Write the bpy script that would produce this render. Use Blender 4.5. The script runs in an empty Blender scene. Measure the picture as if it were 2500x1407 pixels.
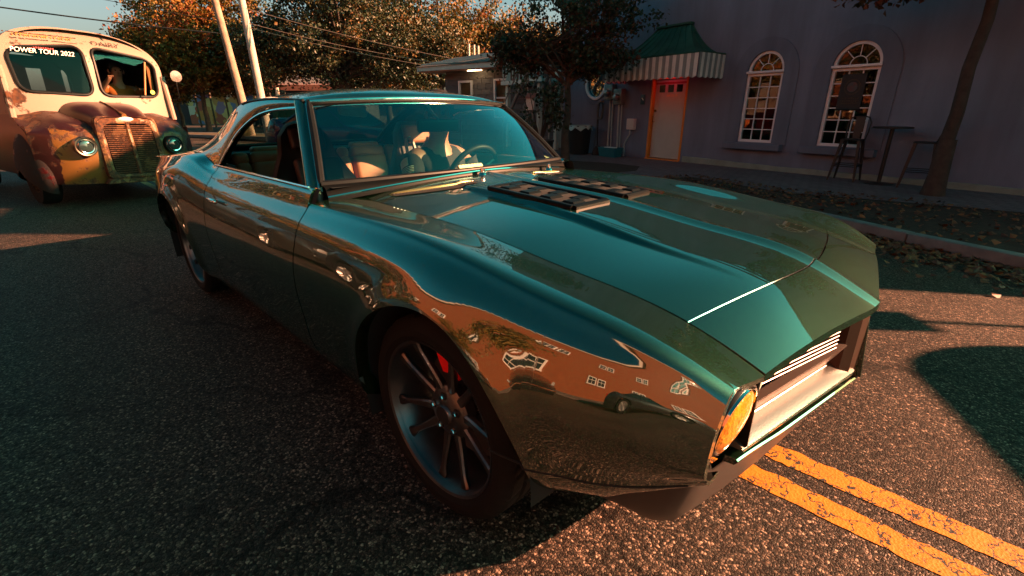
import bpy, bmesh, math, random
from mathutils import Vector, Matrix, noise
R = math.radians
scene = bpy.context.scene
COL = scene.collection
random.seed(7)

# ------------------------------------------------------------------ camera
cam_d = bpy.data.cameras.new('camera')
cam = bpy.data.objects.new('camera', cam_d); COL.objects.link(cam)
cam_d.sensor_width = 36.0; cam_d.lens = 1154.166 / 2500 * 36
cam_d.clip_start = 0.02; cam_d.clip_end = 2000
_p, _y, _r = R(20.528), R(134.416), R(-0.065)
_f = Vector((math.cos(_y)*math.cos(_p), math.sin(_y)*math.cos(_p), -math.sin(_p)))
_rt = Vector((math.sin(_y), -math.cos(_y), 0)); _u = _rt.cross(_f)
_r2 = math.cos(_r)*_rt + math.sin(_r)*_u; _u2 = -math.sin(_r)*_rt + math.cos(_r)*_u
cam.matrix_world = Matrix(((_r2.x, _u2.x, -_f.x, 0.992), (_r2.y, _u2.y, -_f.y, -1.559), (_r2.z, _u2.z, -_f.z, 1.198), (0, 0, 0, 1)))
scene.camera = cam

# ------------------------------------------------------------------ light
SUN_AZ, SUN_EL = R(42), R(21.5)
world = bpy.data.worlds.new('World'); scene.world = world; world.use_nodes = True
wn = world.node_tree; wn.nodes.clear()
sky = wn.nodes.new('ShaderNodeTexSky'); sky.sky_type = 'NISHITA'; sky.sun_disc = False
sky.sun_elevation = SUN_EL; sky.sun_rotation = R(90) - SUN_AZ
sky.altitude = 0; sky.air_density = 1.0; sky.dust_density = 5.0; sky.ozone_density = 0.7
tint = wn.nodes.new('ShaderNodeMix'); tint.data_type = 'RGBA'; tint.blend_type = 'MULTIPLY'; tint.inputs[0].default_value = 1
# hazy pale horizon, deep teal towards the zenith, the same all round
wtc = wn.nodes.new('ShaderNodeTexCoord'); wsp = wn.nodes.new('ShaderNodeSeparateXYZ'); wrp = wn.nodes.new('ShaderNodeValToRGB')
wrp.color_ramp.interpolation = 'LINEAR'
wrp.color_ramp.elements[0].position = 0.0; wrp.color_ramp.elements[0].color = (0.98, 0.84, 0.76, 1)
wrp.color_ramp.elements[1].position = 1.0; wrp.color_ramp.elements[1].color = (0.012, 0.28, 0.25, 1)
for _p, _c in ((0.16, (0.78, 0.82, 0.72, 1)), (0.34, (0.12, 0.92, 0.76, 1)), (0.62, (0.03, 0.44, 0.37, 1))):
    _e = wrp.color_ramp.elements.new(_p); _e.color = _c
wn.links.new(wtc.outputs['Generated'], wsp.inputs[0]); wn.links.new(wsp.outputs[2], wrp.inputs[0]); wn.links.new(wrp.outputs[0], tint.inputs[7])
bg = wn.nodes.new('ShaderNodeBackground'); bg.inputs[1].default_value = 0.05
wo = wn.nodes.new('ShaderNodeOutputWorld')
wn.links.new(sky.outputs[0], tint.inputs[6]); wn.links.new(tint.outputs[2], bg.inputs[0]); wn.links.new(bg.outputs[0], wo.inputs[0])
sun_d = bpy.data.lights.new('sun', 'SUN'); sun_d.energy = 5.0; sun_d.angle = R(0.5); sun_d.color = (1.0, 0.41, 0.215)
sun = bpy.data.objects.new('sun', sun_d); COL.objects.link(sun)
_sd = Vector((math.cos(SUN_AZ)*math.cos(SUN_EL), math.sin(SUN_AZ)*math.cos(SUN_EL), math.sin(SUN_EL)))
sun.rotation_euler = (-_sd).to_track_quat('-Z', 'Y').to_euler(); sun.location = _sd*40
scene.view_settings.view_transform = 'Standard'; scene.view_settings.look = 'None'
scene.view_settings.exposure = 2.42; scene.view_settings.gamma = 1.0; scene.view_settings.use_curve_mapping = False
scene.render.engine = 'CYCLES'
scene.cycles.max_bounces = 8; scene.cycles.transparent_max_bounces = 16
scene.cycles.caustics_reflective = False; scene.cycles.caustics_refractive = False

# ------------------------------------------------------------------ helpers
def tag(o, label=None, cat=None, group=None, kind=None):
    if label: o['label'] = label
    if cat: o['category'] = cat
    if group: o['group'] = group
    if kind: o['kind'] = kind
    return o
def empty(name, loc=(0, 0, 0), rz=0, label=None, cat=None, group=None):
    o = bpy.data.objects.new(name, None); COL.objects.link(o); o.location = loc; o.rotation_euler = (0, 0, rz)
    o.empty_display_size = 0.1
    return tag(o, label, cat, group)
def mobj(name, verts, faces, mat, parent=None, smooth=False, sharp=None):
    me = bpy.data.meshes.new(name); me.from_pydata([tuple(v) for v in verts], [], faces); me.update()
    if mat: me.materials.append(mat)
    if smooth:
        me.polygons.foreach_set('use_smooth', [True]*len(me.polygons))
        if sharp: me.set_sharp_from_angle(angle=R(sharp))
    o = bpy.data.objects.new(name, me); COL.objects.link(o)
    if parent: o.parent = parent
    return o
def grid(name, nu, nv, fn, mat, parent=None, smooth=True, sharp=None, closeu=False, flip=False):
    vs = [fn(i/(nu-1) if not closeu else i/nu, j/(nv-1)) for i in range(nu) for j in range(nv)]
    fs = []
    for i in range(nu if closeu else nu-1):
        i2 = (i+1) % nu
        for j in range(nv-1):
            f = (i*nv+j, i2*nv+j, i2*nv+j+1, i*nv+j+1)
            fs.append(f[::-1] if flip else f)
    return mobj(name, vs, fs, mat, parent, smooth, sharp)
class MB:
    def __init__(s): s.v = []; s.f = []
    def add(s, vs, fs):
        n = len(s.v); s.v += [tuple(v) for v in vs]; s.f += [tuple(i+n for i in f) for f in fs]; return s
    def box(s, c, d, rz=0, M=None):
        hx, hy, hz = d[0]/2, d[1]/2, d[2]/2
        vs = [Vector((x, y, z)) for x in (-hx, hx) for y in (-hy, hy) for z in (-hz, hz)]
        if M is not None: vs = [M @ v for v in vs]
        elif rz: m = Matrix.Rotation(rz, 3, 'Z'); vs = [m @ v for v in vs]
        vs = [v+Vector(c) for v in vs]
        return s.add(vs, [(0, 1, 3, 2), (4, 6, 7, 5), (0, 4, 5, 1), (2, 3, 7, 6), (0, 2, 6, 4), (1, 5, 7, 3)])
    def tube(s, pts, rad, n=8, cap=True):
        pts = [Vector(p) for p in pts]; rs = rad if isinstance(rad, (list, tuple)) else [rad]*len(pts)
        up = Vector((0, 0, 1)); base = len(s.v); prev = None
        for i, p in enumerate(pts):
            t = (pts[min(i+1, len(pts)-1)] - pts[max(i-1, 0)])
            if t.length < 1e-9: t = Vector((0, 0, 1))
            t.normalize()
            if prev is None:
                a = t.cross(up)
                if a.length < 1e-3: a = t.cross(Vector((1, 0, 0)))
            else:
                a = prev - t*prev.dot(t)
                if a.length < 1e-6: a = t.cross(up)
            a.normalize(); b = t.cross(a); prev = a
            for k in range(n):
                an = 2*math.pi*k/n; s.v.append(tuple(p + (a*math.cos(an)+b*math.sin(an))*rs[i]))
        m = len(pts)
        for i in range(m-1):
            for k in range(n):
                k2 = (k+1) % n
                s.f.append((base+i*n+k, base+i*n+k2, base+(i+1)*n+k2, base+(i+1)*n+k))
        if cap:
            s.f.append(tuple(base+k for k in range(n))[::-1]); s.f.append(tuple(base+(m-1)*n+k for k in range(n)))
        return s
    def lathe(s, prof, n=32, c=(0, 0, 0), axis='z', a0=0, a1=2*math.pi):
        full = abs(a1-a0-2*math.pi) < 1e-6; base = len(s.v); m = len(prof); cnt = n if full else n+1
        for k in range(cnt):
            an = a0+(a1-a0)*k/n; co, si = math.cos(an), math.sin(an)
            for (r, h) in prof:
                p = {'z': (r*co, r*si, h), 'y': (r*co, h, r*si), 'x': (h, r*co, r*si)}[axis]
                s.v.append((p[0]+c[0], p[1]+c[1], p[2]+c[2]))
        for k in range(n):
            k2 = (k+1) % cnt
            for j in range(m-1):
                s.f.append((base+k*m+j, base+k2*m+j, base+k2*m+j+1, base+k*m+j+1))
        return s
    def prism(s, poly, a, b, axis='x'):
        # closed 2-D polygon extruded between a and b along axis
        n = len(poly)
        def P(p, h): return {'x': (h, p[0], p[1]), 'y': (p[0], h, p[1]), 'z': (p[0], p[1], h)}[axis]
        vs = [P(p, a) for p in poly]+[P(p, b) for p in poly]
        fs = [tuple(range(n))[::-1], tuple(range(n, 2*n))]+[(i, (i+1) % n, n+(i+1) % n, n+i) for i in range(n)]
        return s.add(vs, fs)
    def build(s, name, mat, parent=None, smooth=False, sharp=40, bevel=0, seg=2, kind=None):
        o = mobj(name, s.v, s.f, mat, parent, smooth, sharp)
        if bevel:
            bm = bmesh.new(); bm.from_mesh(o.data)
            bmesh.ops.recalc_face_normals(bm, faces=bm.faces)
            es = [e for e in bm.edges if len(e.link_faces) == 2 and e.calc_face_angle(0) > R(30)]
            bmesh.ops.bevel(bm, geom=es, offset=bevel, segments=seg, profile=0.5, affect='EDGES', clamp_overlap=True)
            bm.to_mesh(o.data); bm.free()
            if smooth:
                o.data.polygons.foreach_set('use_smooth', [True]*len(o.data.polygons)); o.data.set_sharp_from_angle(angle=R(sharp))
        if kind: o['kind'] = kind
        return o
def rbox(name, c, d, mat, parent=None, bev=0.02, seg=3, rz=0, M=None):
    return MB().box(c, d, rz, M).build(name, mat, parent, smooth=True, sharp=50, bevel=bev, seg=seg)
def text_obj(name, body, size, mat, parent, M, ext=0.001, align='CENTER', sx=1.0, shear=0):
    cu = bpy.data.curves.new(name, 'FONT'); cu.body = body; cu.size = size; cu.extrude = ext; cu.align_x = align; cu.align_y = 'CENTER'; cu.shear = shear
    t = bpy.data.objects.new(name, cu); COL.objects.link(t)
    dg = bpy.context.evaluated_depsgraph_get(); dg.update()
    me = bpy.data.meshes.new_from_object(t.evaluated_get(dg)); bpy.data.objects.remove(t)
    me.transform(Matrix.Diagonal((sx, 1, 1, 1))); me.transform(M); me.materials.clear(); me.materials.append(mat)
    o = bpy.data.objects.new(name, me); COL.objects.link(o); o.parent = parent
    return o
def frame_mat(o, ex, ey):
    # matrix with local x = ex, local y = ey at origin o
    ex = Vector(ex).normalized(); ey = Vector(ey).normalized(); ez = ex.cross(ey)
    return Matrix(((ex.x, ey.x, ez.x, o[0]), (ex.y, ey.y, ez.y, o[1]), (ex.z, ey.z, ez.z, o[2]), (0, 0, 0, 1)))
def clone(o, parent=None):
    c = o.copy(); COL.objects.link(c)
    if parent: c.parent = parent
    for ch in list(o.children): clone(ch, c)
    return c
def lerp(a, b, t): return a+(b-a)*t
def sstep(t): t = max(0, min(1, t)); return t*t*(3-2*t)
def spline(xs, ys):
    # natural cubic spline
    n = len(xs); h = [xs[i+1]-xs[i] for i in range(n-1)]
    al = [0]*n; l = [1]*n; mu = [0]*n; z = [0]*n; cc = [0]*n; b = [0]*n; d = [0]*n
    for i in range(1, n-1): al[i] = 3*(ys[i+1]-ys[i])/h[i]-3*(ys[i]-ys[i-1])/h[i-1]
    for i in range(1, n-1):
        l[i] = 2*(xs[i+1]-xs[i-1])-h[i-1]*mu[i-1]; mu[i] = h[i]/l[i]; z[i] = (al[i]-h[i-1]*z[i-1])/l[i]
    for j in range(n-2, -1, -1):
        cc[j] = z[j]-mu[j]*cc[j+1]; b[j] = (ys[j+1]-ys[j])/h[j]-h[j]*(cc[j+1]+2*cc[j])/3; d[j] = (cc[j+1]-cc[j])/(3*h[j])
    def f(x):
        if x <= xs[0]: return ys[0]+b[0]*(x-xs[0])
        if x >= xs[-1]:
            k = n-2; t = xs[-1]-xs[k]; return ys[-1]+(b[k]+2*cc[k]*t+3*d[k]*t*t)*(x-xs[-1])
        for k in range(n-1):
            if x <= xs[k+1]:
                t = x-xs[k]; return ys[k]+b[k]*t+cc[k]*t*t+d[k]*t**3
    return f
def lin(xs, ys):
    def f(x):
        if x <= xs[0]: return ys[0]
        for k in range(len(xs)-1):
            if x <= xs[k+1]: return lerp(ys[k], ys[k+1], (x-xs[k])/(xs[k+1]-xs[k]))
        return ys[-1]
    return f

# ------------------------------------------------------------------ materials
MATS = {}
def nodes(name):
    m = bpy.data.materials.new(name); m.use_nodes = True; nt = m.node_tree
    return m, nt, nt.nodes['Principled BSDF']
def N(nt, t, **kw):
    n = nt.nodes.new(t)
    for k, v in kw.items():
        if k.startswith('i_'):
            key = k[2:]; n.inputs[int(key) if key.isdigit() else key.replace('_', ' ')].default_value = v
        else: setattr(n, k, v)
    return n
def mat(name, col, rough=0.5, metal=0.0, coat=0.0, var=0.0, vscale=8.0, bump=0.0, bscale=40.0, col2=None, spec=None, emit=None, coatr=0.03):
    if name in MATS: return MATS[name]
    m, nt, b = nodes(name)
    b.inputs['Roughness'].default_value = rough; b.inputs['Metallic'].default_value = metal
    b.inputs['Coat Weight'].default_value = coat; b.inputs['Coat Roughness'].default_value = coatr
    if spec is not None: b.inputs['Specular IOR Level'].default_value = spec
    c = (*col, 1)
    tc = N(nt, 'ShaderNodeTexCoord')
    if var or col2:
        nz = N(nt, 'ShaderNodeTexNoise', i_Scale=vscale, i_Detail=5.0, i_Roughness=0.6)
        nt.links.new(tc.outputs['Object'], nz.inputs['Vector'])
        rp = N(nt, 'ShaderNodeValToRGB'); rp.color_ramp.elements[0].position = 0.3; rp.color_ramp.elements[1].position = 0.72
        c2 = col2 or tuple(x*(1-var) for x in col)
        rp.color_ramp.elements[0].color = (*c2, 1); rp.color_ramp.elements[1].color = c
        nt.links.new(nz.outputs['Fac'], rp.inputs[0]); nt.links.new(rp.outputs[0], b.inputs['Base Color'])
    else: b.inputs['Base Color'].default_value = c
    if bump:
        n2 = N(nt, 'ShaderNodeTexNoise', i_Scale=bscale, i_Detail=4.0)
        nt.links.new(tc.outputs['Object'], n2.inputs['Vector'])
        bp = N(nt, 'ShaderNodeBump', i_Strength=bump, i_Distance=0.01)
        nt.links.new(n2.outputs['Fac'], bp.inputs['Height']); nt.links.new(bp.outputs[0], b.inputs['Normal'])
    if emit: b.inputs['Emission Color'].default_value = (*emit[0], 1); b.inputs['Emission Strength'].default_value = emit[1]
    MATS[name] = m; return m
def glass(name, tint=(0.8, 0.95, 0.9), ior=1.5, boost=1.0, rough=0.0):
    if name in MATS: return MATS[name]
    m = bpy.data.materials.new(name); m.use_nodes = True; nt = m.node_tree; nt.nodes.clear()
    o = N(nt, 'ShaderNodeOutputMaterial'); mx = N(nt, 'ShaderNodeMixShader'); fr = N(nt, 'ShaderNodeFresnel', i_IOR=ior)
    tr = N(nt, 'ShaderNodeBsdfTransparent'); tr.inputs[0].default_value = (*tint, 1)
    gl = N(nt, 'ShaderNodeBsdfGlossy', i_Roughness=rough)
    mu = N(nt, 'ShaderNodeMath', operation='MULTIPLY', use_clamp=True); mu.inputs[1].default_value = boost
    nt.links.new(fr.outputs[0], mu.inputs[0]); nt.links.new(mu.outputs[0], mx.inputs[0])
    nt.links.new(tr.outputs[0], mx.inputs[1]); nt.links.new(gl.outputs[0], mx.inputs[2]); nt.links.new(mx.outputs[0], o.inputs[0])
    MATS[name] = m; return m

def make_paint():
    m, nt, b = nodes('car_paint')
    tc = N(nt, 'ShaderNodeTexCoord')
    fl = N(nt, 'ShaderNodeTexVoronoi', i_Scale=900.0); nt.links.new(tc.outputs['Object'], fl.inputs['Vector'])
    rp = N(nt, 'ShaderNodeValToRGB')
    rp.color_ramp.elements[0].color = (0.0015, 0.012, 0.0065, 1); rp.color_ramp.elements[1].color = (0.014, 0.070, 0.030, 1)
    nt.links.new(fl.outputs['Color'], rp.inputs[0]); nt.links.new(rp.outputs[0], b.inputs['Base Color'])
    b.inputs['Metallic'].default_value = 0.9; b.inputs['Roughness'].default_value = 0.44
    b.inputs['Coat Weight'].default_value = 1.0; b.inputs['Coat Roughness'].default_value = 0.012; b.inputs['Coat IOR'].default_value = 2.3
    nz = N(nt, 'ShaderNodeTexNoise', i_Scale=9.0, i_Detail=2.0); nt.links.new(tc.outputs['Object'], nz.inputs['Vector'])
    bp = N(nt, 'ShaderNodeBump', i_Strength=0.012, i_Distance=0.02); nt.links.new(nz.outputs['Fac'], bp.inputs['Height'])
    nt.links.new(bp.outputs[0], b.inputs['Coat Normal'])
    du = N(nt, 'ShaderNodeTexNoise', i_Scale=3.5, i_Detail=8.0, i_Roughness=.7); nt.links.new(tc.outputs['Object'], du.inputs['Vector'])
    dr_ = N(nt, 'ShaderNodeMapRange'); dr_.inputs[1].default_value = .35; dr_.inputs[2].default_value = .8; dr_.inputs[3].default_value = .006; dr_.inputs[4].default_value = .05
    nt.links.new(du.outputs['Fac'], dr_.inputs[0]); nt.links.new(dr_.outputs[0], b.inputs['Coat Roughness'])
    return m
PAINT = make_paint()
BLACK = mat('black_plastic', (0.004, 0.0045, 0.0045), 0.45, spec=.25)
SATIN = mat('satin_black_metal', (0.003, 0.0035, 0.0035), 0.42, 0.0, spec=.15)
VOID = mat('dark_underbody', (0.006, 0.006, 0.006), 0.9)
CHROME = mat('chrome', (0.72, 0.70, 0.68), 0.09, 1.0)
BRUSHED = mat('brushed_aluminium', (0.27, 0.25, 0.24), 0.34, 1.0, bump=0.05, bscale=200)
GUN = mat('gunmetal', (0.13, 0.14, 0.15), 0.32, 0.85, var=0.3, vscale=12)
RUBBER = mat('tyre_rubber', (0.0055, 0.0055, 0.0055), 0.8, spec=.22, var=0.4, vscale=14, bump=0.1, bscale=300)
LEATHER = mat('tan_leather', (0.42, 0.16, 0.065), 0.5, var=0.25, vscale=6, bump=0.25, bscale=160)
DARKLEATHER = mat('dark_brown_leather', (0.018, 0.009, 0.007), 0.55, var=0.3, vscale=6, bump=0.2, bscale=160)
TRIM = mat('interior_trim', (0.012, 0.02, 0.02), 0.6, bump=0.15, bscale=300)
WHITE = mat('white_plastic', (0.78, 0.76, 0.72), 0.4)
WIND = glass('windscreen_glass', (0.60, 0.82, 0.74), 1.5, 4.0)
SKIN = mat('skin', (0.52, 0.27, 0.18), 0.5, var=0.15, vscale=20)
# ================================================================== THE GREEN COUPE
CAR = empty('coupe_car', (0, 0, 0), 0, 'dark green vintage two-door coupe with black hood louvers standing on the road', 'car')
ZG = spline([-.90, -.57, -.07, .25, .605, .775, .80], [.874, .861, .841, .806, .757, .697, .686])
ZC = spline([-.90, -.45, -.25, .09, .405, .70, .80, .874, .90], [.938, .919, .909, .886, .846, .795, .748, .709, .694])
ZT = spline([.79, .65, .4, 0, -.4, -.85, -1.5, -2.0, -2.35, -2.75, -3.2, -3.7][::-1], [.700, .764, .808, .856, .872, .868, .866, .885, .945, .938, .90, .86][::-1])
WT = spline([.80, .65, .4, 0, -.4, -.85, -1.5, -2.0, -2.35, -2.75, -3.2, -3.7][::-1], [.735, .785, .812, .815, .815, .815, .82, .828, .828, .832, .81, .75][::-1])
W3 = spline([.80, .65, .4, 0, -.4, -.85, -1.5, -2.0, -2.35, -2.75, -3.2, -3.7][::-1], [.775, .842, .885, .90, .892, .885, .885, .892, .91, .925, .89, .79][::-1])
W4 = spline([.80, .65, .4, 0, -.4, -.85, -1.5, -2.0, -2.35, -2.75, -3.2, -3.7][::-1], [.778, .855, .912, .932, .922, .915, .915, .916, .93, .945, .905, .79][::-1])
W5 = spline([.80, .65, .4, 0, -.4, -.85, -1.5, -2.0, -2.35, -2.75, -3.2, -3.7][::-1], [.74, .815, .888, .922, .905, .893, .893, .893, .91, .932, .885, .77][::-1])
WB = spline([.80, .65, .4, .2, 0, -.4, -.85, -1.5, -2.0, -2.75, -3.7][::-1], [.745, .735, .785, .82, .85, .84, .83, .83, .83, .85, .72][::-1])
ZB = lin([-3.7, -3.12, -2.4, .36, .404, .58, .68, .78], [.42, .34, .165, .165, .275, .315, .38, .48])
ARCH = [(0.02, .325, .385), (-2.735, .33, .375)]
def bsp(P, n):
    # clamped uniform cubic B-spline through n+1 samples
    m = len(P); kn = [0]*4+[i/(m-3) for i in range(1, m-3)]+[1]*4; out = []
    for s in range(n+1):
        u = min(s/n, 1-1e-9); k = 3
        while k < m-1 and u >= kn[k+1]: k += 1
        d = [list(P[j+k-3]) for j in range(4)]
        for r in range(1, 4):
            for j in range(3, r-1, -1):
                i = j+k-3; a = (u-kn[i])/(kn[i+4-r]-kn[i]) if kn[i+4-r] > kn[i] else 0
                d[j] = [lerp(d[j-1][q], d[j][q], a) for q in range(2)]
        out.append(tuple(d[3]))
    return out
def ctrl(x, reg):
    zt, wt, zb = ZT(x), WT(x), ZB(x); low = WB(x)
    if reg == 'fender':
        zg = ZG(x); k = sstep((-x-.62)/.2)
        top = [(.604, zg), (.645, zg+.002), (lerp(.645, wt, .55), lerp(zg, zt, .55)+.006), (wt-.024, zt+.002)]
    elif reg == 'door':
        top = [(.778, .921), (.783, .921), (.795, .912), (.803, .897)]
    else:
        k = sstep((-x-2.0)/.35); e = lerp(.921, ZT(x)+.018, k)
        top = [(lerp(.778, .64, k), e), (lerp(.783, .68, k), e), (lerp(.795, .74, k), e-.004), (lerp(.803, .79, k), lerp(.897, e-.012, k))]
    z3 = zt-.115
    return top+[(wt+.002, zt-.004), (wt+.011, zt-.024), (lerp(wt, W3(x), .62)+.008, zt-.066), (W3(x), z3), (W4(x), lerp(z3, .56, .55)), (W4(x)+.002, .53), (W5(x)+.004, zb+.67*(.53-zb)), (W5(x), zb+.45*(.53-zb)), (lerp(low, W5(x), .6), zb+.23*(.53-zb)), (low, zb+.05*(.53-zb)), (low-.02, zb)]
def arch_z(x):
    for (c, zc, r) in ARCH:
        d = r*r-(x-c)**2
        if d > 0: return zc+math.sqrt(d)*1.0
    return None
XF = lin([.17, .25, .30, .36, .45, .52, .62, .70, .74], [.62, .64, .66, .70, .735, .750, .752, .755, .758])
def side_pt(x, w, z, reg):
    for (c, zc, r) in ARCH:
        d = math.hypot(x-c, z-zc)
        if z > zc-.16 and d >= r-.02: w += .016*math.exp(-((d-r)/.05)**2)*sstep((z-zc+.16)/.14)
    if reg == 'fender' and x > .45:
        tgt = XF(z) if (w > WT(.78)-.02 or z < .62) else .874-.1667*w
        x = x+(tgt-.78)*sstep((x-.45)/.33)
    return x, w, z
def side_panel(name, x0, x1, reg, sy, nv=56):
    xs = set(); k = int((x1-x0)/.022)
    for i in range(k+1): xs.add(round(lerp(x0, x1, i/k), 5))
    for (c, zc, r) in ARCH:
        for i in range(0, 61):
            xx = c+r*math.cos(math.pi*i/60)
            if x0 < xx < x1: xs.add(round(xx, 5))
        for e in (-r-.0006, r+.0006, -r+.0004, r-.0004):
            if x0 < c+e < x1: xs.add(round(c+e, 5))
    xs = sorted(xs); verts = []; faces = []; NV = nv+3
    for x in xs:
        S = bsp(ctrl(x, reg), 110); az = arch_z(x); cut = len(S)-1
        if az is not None:
            for i in range(30, len(S)):
                if S[i][1] < az: cut = i-1+(S[i-1][1]-az)/(S[i-1][1]-S[i][1]); break
        col = []
        for j in range(nv+1):
            t = cut*j/nv; i = min(int(t), len(S)-2); f = t-i
            col.append(side_pt(x, lerp(S[i][0], S[i+1][0], f), lerp(S[i][1], S[i+1][1], f), reg))
        a, b = col[0], col[-1]
        col = [(a[0], a[1]-.002, a[2]-.014)]+col+[(b[0], b[1]-.045, b[2]+(.004 if az else 0))]
        verts += [(p[0], sy*p[1], p[2]) for p in col]
    nx = len(xs)
    for i in range(nx-1):
        for j in range(NV-1): faces.append((i*NV+j, (i+1)*NV+j, (i+1)*NV+j+1, i*NV+j+1))
    # turned-in edges front and rear
    for i in (0, nx-1):
        b0 = len(verts)
        for j in range(NV): p = verts[i*NV+j]; verts.append((p[0]+(.0 if i else 0), p[1]-sy*.016*(1 if abs(p[1]) > .7 else .2), p[2]-(.012 if abs(p[1]) < .79 else 0)))
        for j in range(NV-1): faces.append((i*NV+j, i*NV+j+1, b0+j+1, b0+j))
    if sy > 0: faces = [f[::-1] for f in faces]
    return mobj(name, verts, faces, PAINT, CAR, True, 42)
def side_only(x, z, sy, reg='fender', off=0.0):
    S = bsp(ctrl(x, reg), 160)
    for i in range(40, len(S)):
        if S[i][1] <= z:
            f = (S[i-1][1]-z)/(S[i-1][1]-S[i][1]+1e-9); w = lerp(S[i-1][0], S[i][0], f); break
    else: w = S[-1][0]
    p = side_pt(x, w, z, reg); return (p[0], sy*(p[1]+off), p[2])
for sy in (-1, 1):
    side_panel('front_fender', -.817, .78, 'fender', sy)
    dr = side_panel('door', -1.985, -.825, 'door', sy)
    side_panel('rear_quarter', -3.70, -1.993, 'quarter', sy)
    # dark jamb behind the door gaps
    for xg, reg in ((-.821, 'fender'), (-1.989, 'quarter')):
        m = MB(); pts = [bsp(ctrl(xg, 'door'), 60)[i] for i in range(2, 60)]
        m.add([(xg+dx, sy*(p[0]-.013), p[1]) for p in pts for dx in (-.03, .03)], [(2*i, 2*i+1, 2*i+3, 2*i+2) for i in range(len(pts)-1)])
        m.build('door_jamb', VOID, CAR, True)
    # seam between fender and lower valance
    sp = spline([.27, .42, .57, .70, .752], [.405, .418, .437, .462, .478])
    m = MB().tube([side_only(.27+(.752-.27)*i/24, sp(.27+(.752-.27)*i/24), sy, 'fender', -.0005) for i in range(25)], .0028, 6)
    m.build('fender_seam', VOID, CAR, True)
    # wheel houses
    for (c, zc, r) in ARCH:
        m = MB(); prof = []
        m.lathe([(r+.004, sy*.90), (r+.012, sy*.80), (r+.012, sy*.50), (.05, sy*.50)], 32, (c, 0, zc), 'y', R(-3), R(200))
        m.build('wheel_house', VOID, CAR, True)
    # door handle : small recessed pull
    rbox('door_handle', (-1.80, sy*.905, .77), (.13, .02, .022), CHROME, dr, .008)

# ---- hood, cowl and header panel share one height function
def top_z(x, y):
    a = abs(y); zg, zc = ZG(x), ZC(x)
    hb = .017*sstep((.66-x)/.55)*sstep((x+.66)/.22); yb = .258+.055*sstep((x+.4)/.95); hp = lerp(.010, .014, sstep((x-.2)/.5))
    base = zc-hb-hp
    q = min(a/.604, 1.2)
    z = zg+(base-zg)*(1-q**2.3)+hb*(1-sstep((a-yb)/.026))
    return z+hp*math.exp(-(a/.030)**1.35)
def hood_rear(y): return -.50-.20*(abs(y)/.6)**4
def hood_front(y): return .700-.097*(abs(y)/.6)**1.5
def head_front(y): return .874-.1667*abs(y)+.004*math.exp(-(abs(y)/.02)**2)*0
def ws_base(y): return -.757-.108*(abs(y)/.74)**2
def ydist(n, lim):
    ys = set([0.0])
    for i in range(1, n+1): ys.add(lim*i/n)
    for k in range(1, 15): ys.add(.006*k)
    for k in range(26): ys.add(.24+.005*k)
    ys = sorted(v for v in ys if v <= lim)
    return [-v for v in ys[::-1] if v > 0]+ys
def top_panel(name, xa, xb, lim, nx, parent, m=PAINT, drop=.014):
    ys = ydist(40, lim); vs = []; fs = []; nv = nx+3
    for y in ys:
        a, b = xa(y), xb(y)
        col = [(a+(b-a)*(i/nx), y, top_z(a+(b-a)*(i/nx), y)) for i in range(nx+1)]
        col = [(col[0][0], y, col[0][2]-drop)]+col+[(col[-1][0], y, col[-1][2]-drop)]
        vs += col
    n = len(ys)
    for i in range(n-1):
        for j in range(nv-1): fs.append((i*nv+j, i*nv+j+1, (i+1)*nv+j+1, (i+1)*nv+j))
    for i in (0, n-1):
        b0 = len(vs)
        for j in range(nv): p = vs[i*nv+j]; vs.append((p[0], p[1], p[2]-drop))
        for j in range(nv-1): fs.append((i*nv+j, i*nv+j+1, b0+j+1, b0+j))
    return mobj(name, vs, fs, m, parent, True, 40)
HOOD = top_panel('hood', lambda y: hood_rear(y)+.003, lambda y: hood_front(y)-.0025, .600, 120, CAR)
HEAD = top_panel('header_panel', lambda y: hood_front(y)+.0025, head_front, .6015, 24, CAR, drop=.02)
COWL = top_panel('cowl_panel', ws_base, lambda y: hood_rear(y)-.003, .600, 30, CAR)
# thin chrome lip along the hood's leading edge and dark tray under the seams
m = MB(); m.tube([(hood_front(y)-.003, y, top_z(hood_front(y), y)-.001) for y in [(-.60+1.2*i/60) for i in range(61)]], .0022, 6)
m.build('hood_edge_trim', CHROME, HOOD, True)
def tray(xa, xb, lim, dz, name):
    ys = [-lim+2*lim*i/40 for i in range(41)]; vs = []; fs = []
    for y in ys:
        for i in range(13): x = lerp(xa(y), xb(y), i/12); vs.append((x, y, top_z(x, y)-dz))
    for i in range(40):
        for j in range(12): fs.append((i*13+j, i*13+j+1, (i+1)*13+j+1, (i+1)*13+j))
    return mobj(name, vs, fs, VOID, CAR, True)
tray(lambda y: -.74, lambda y: .66, .64, .024, 'engine_bay_cover')
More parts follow.
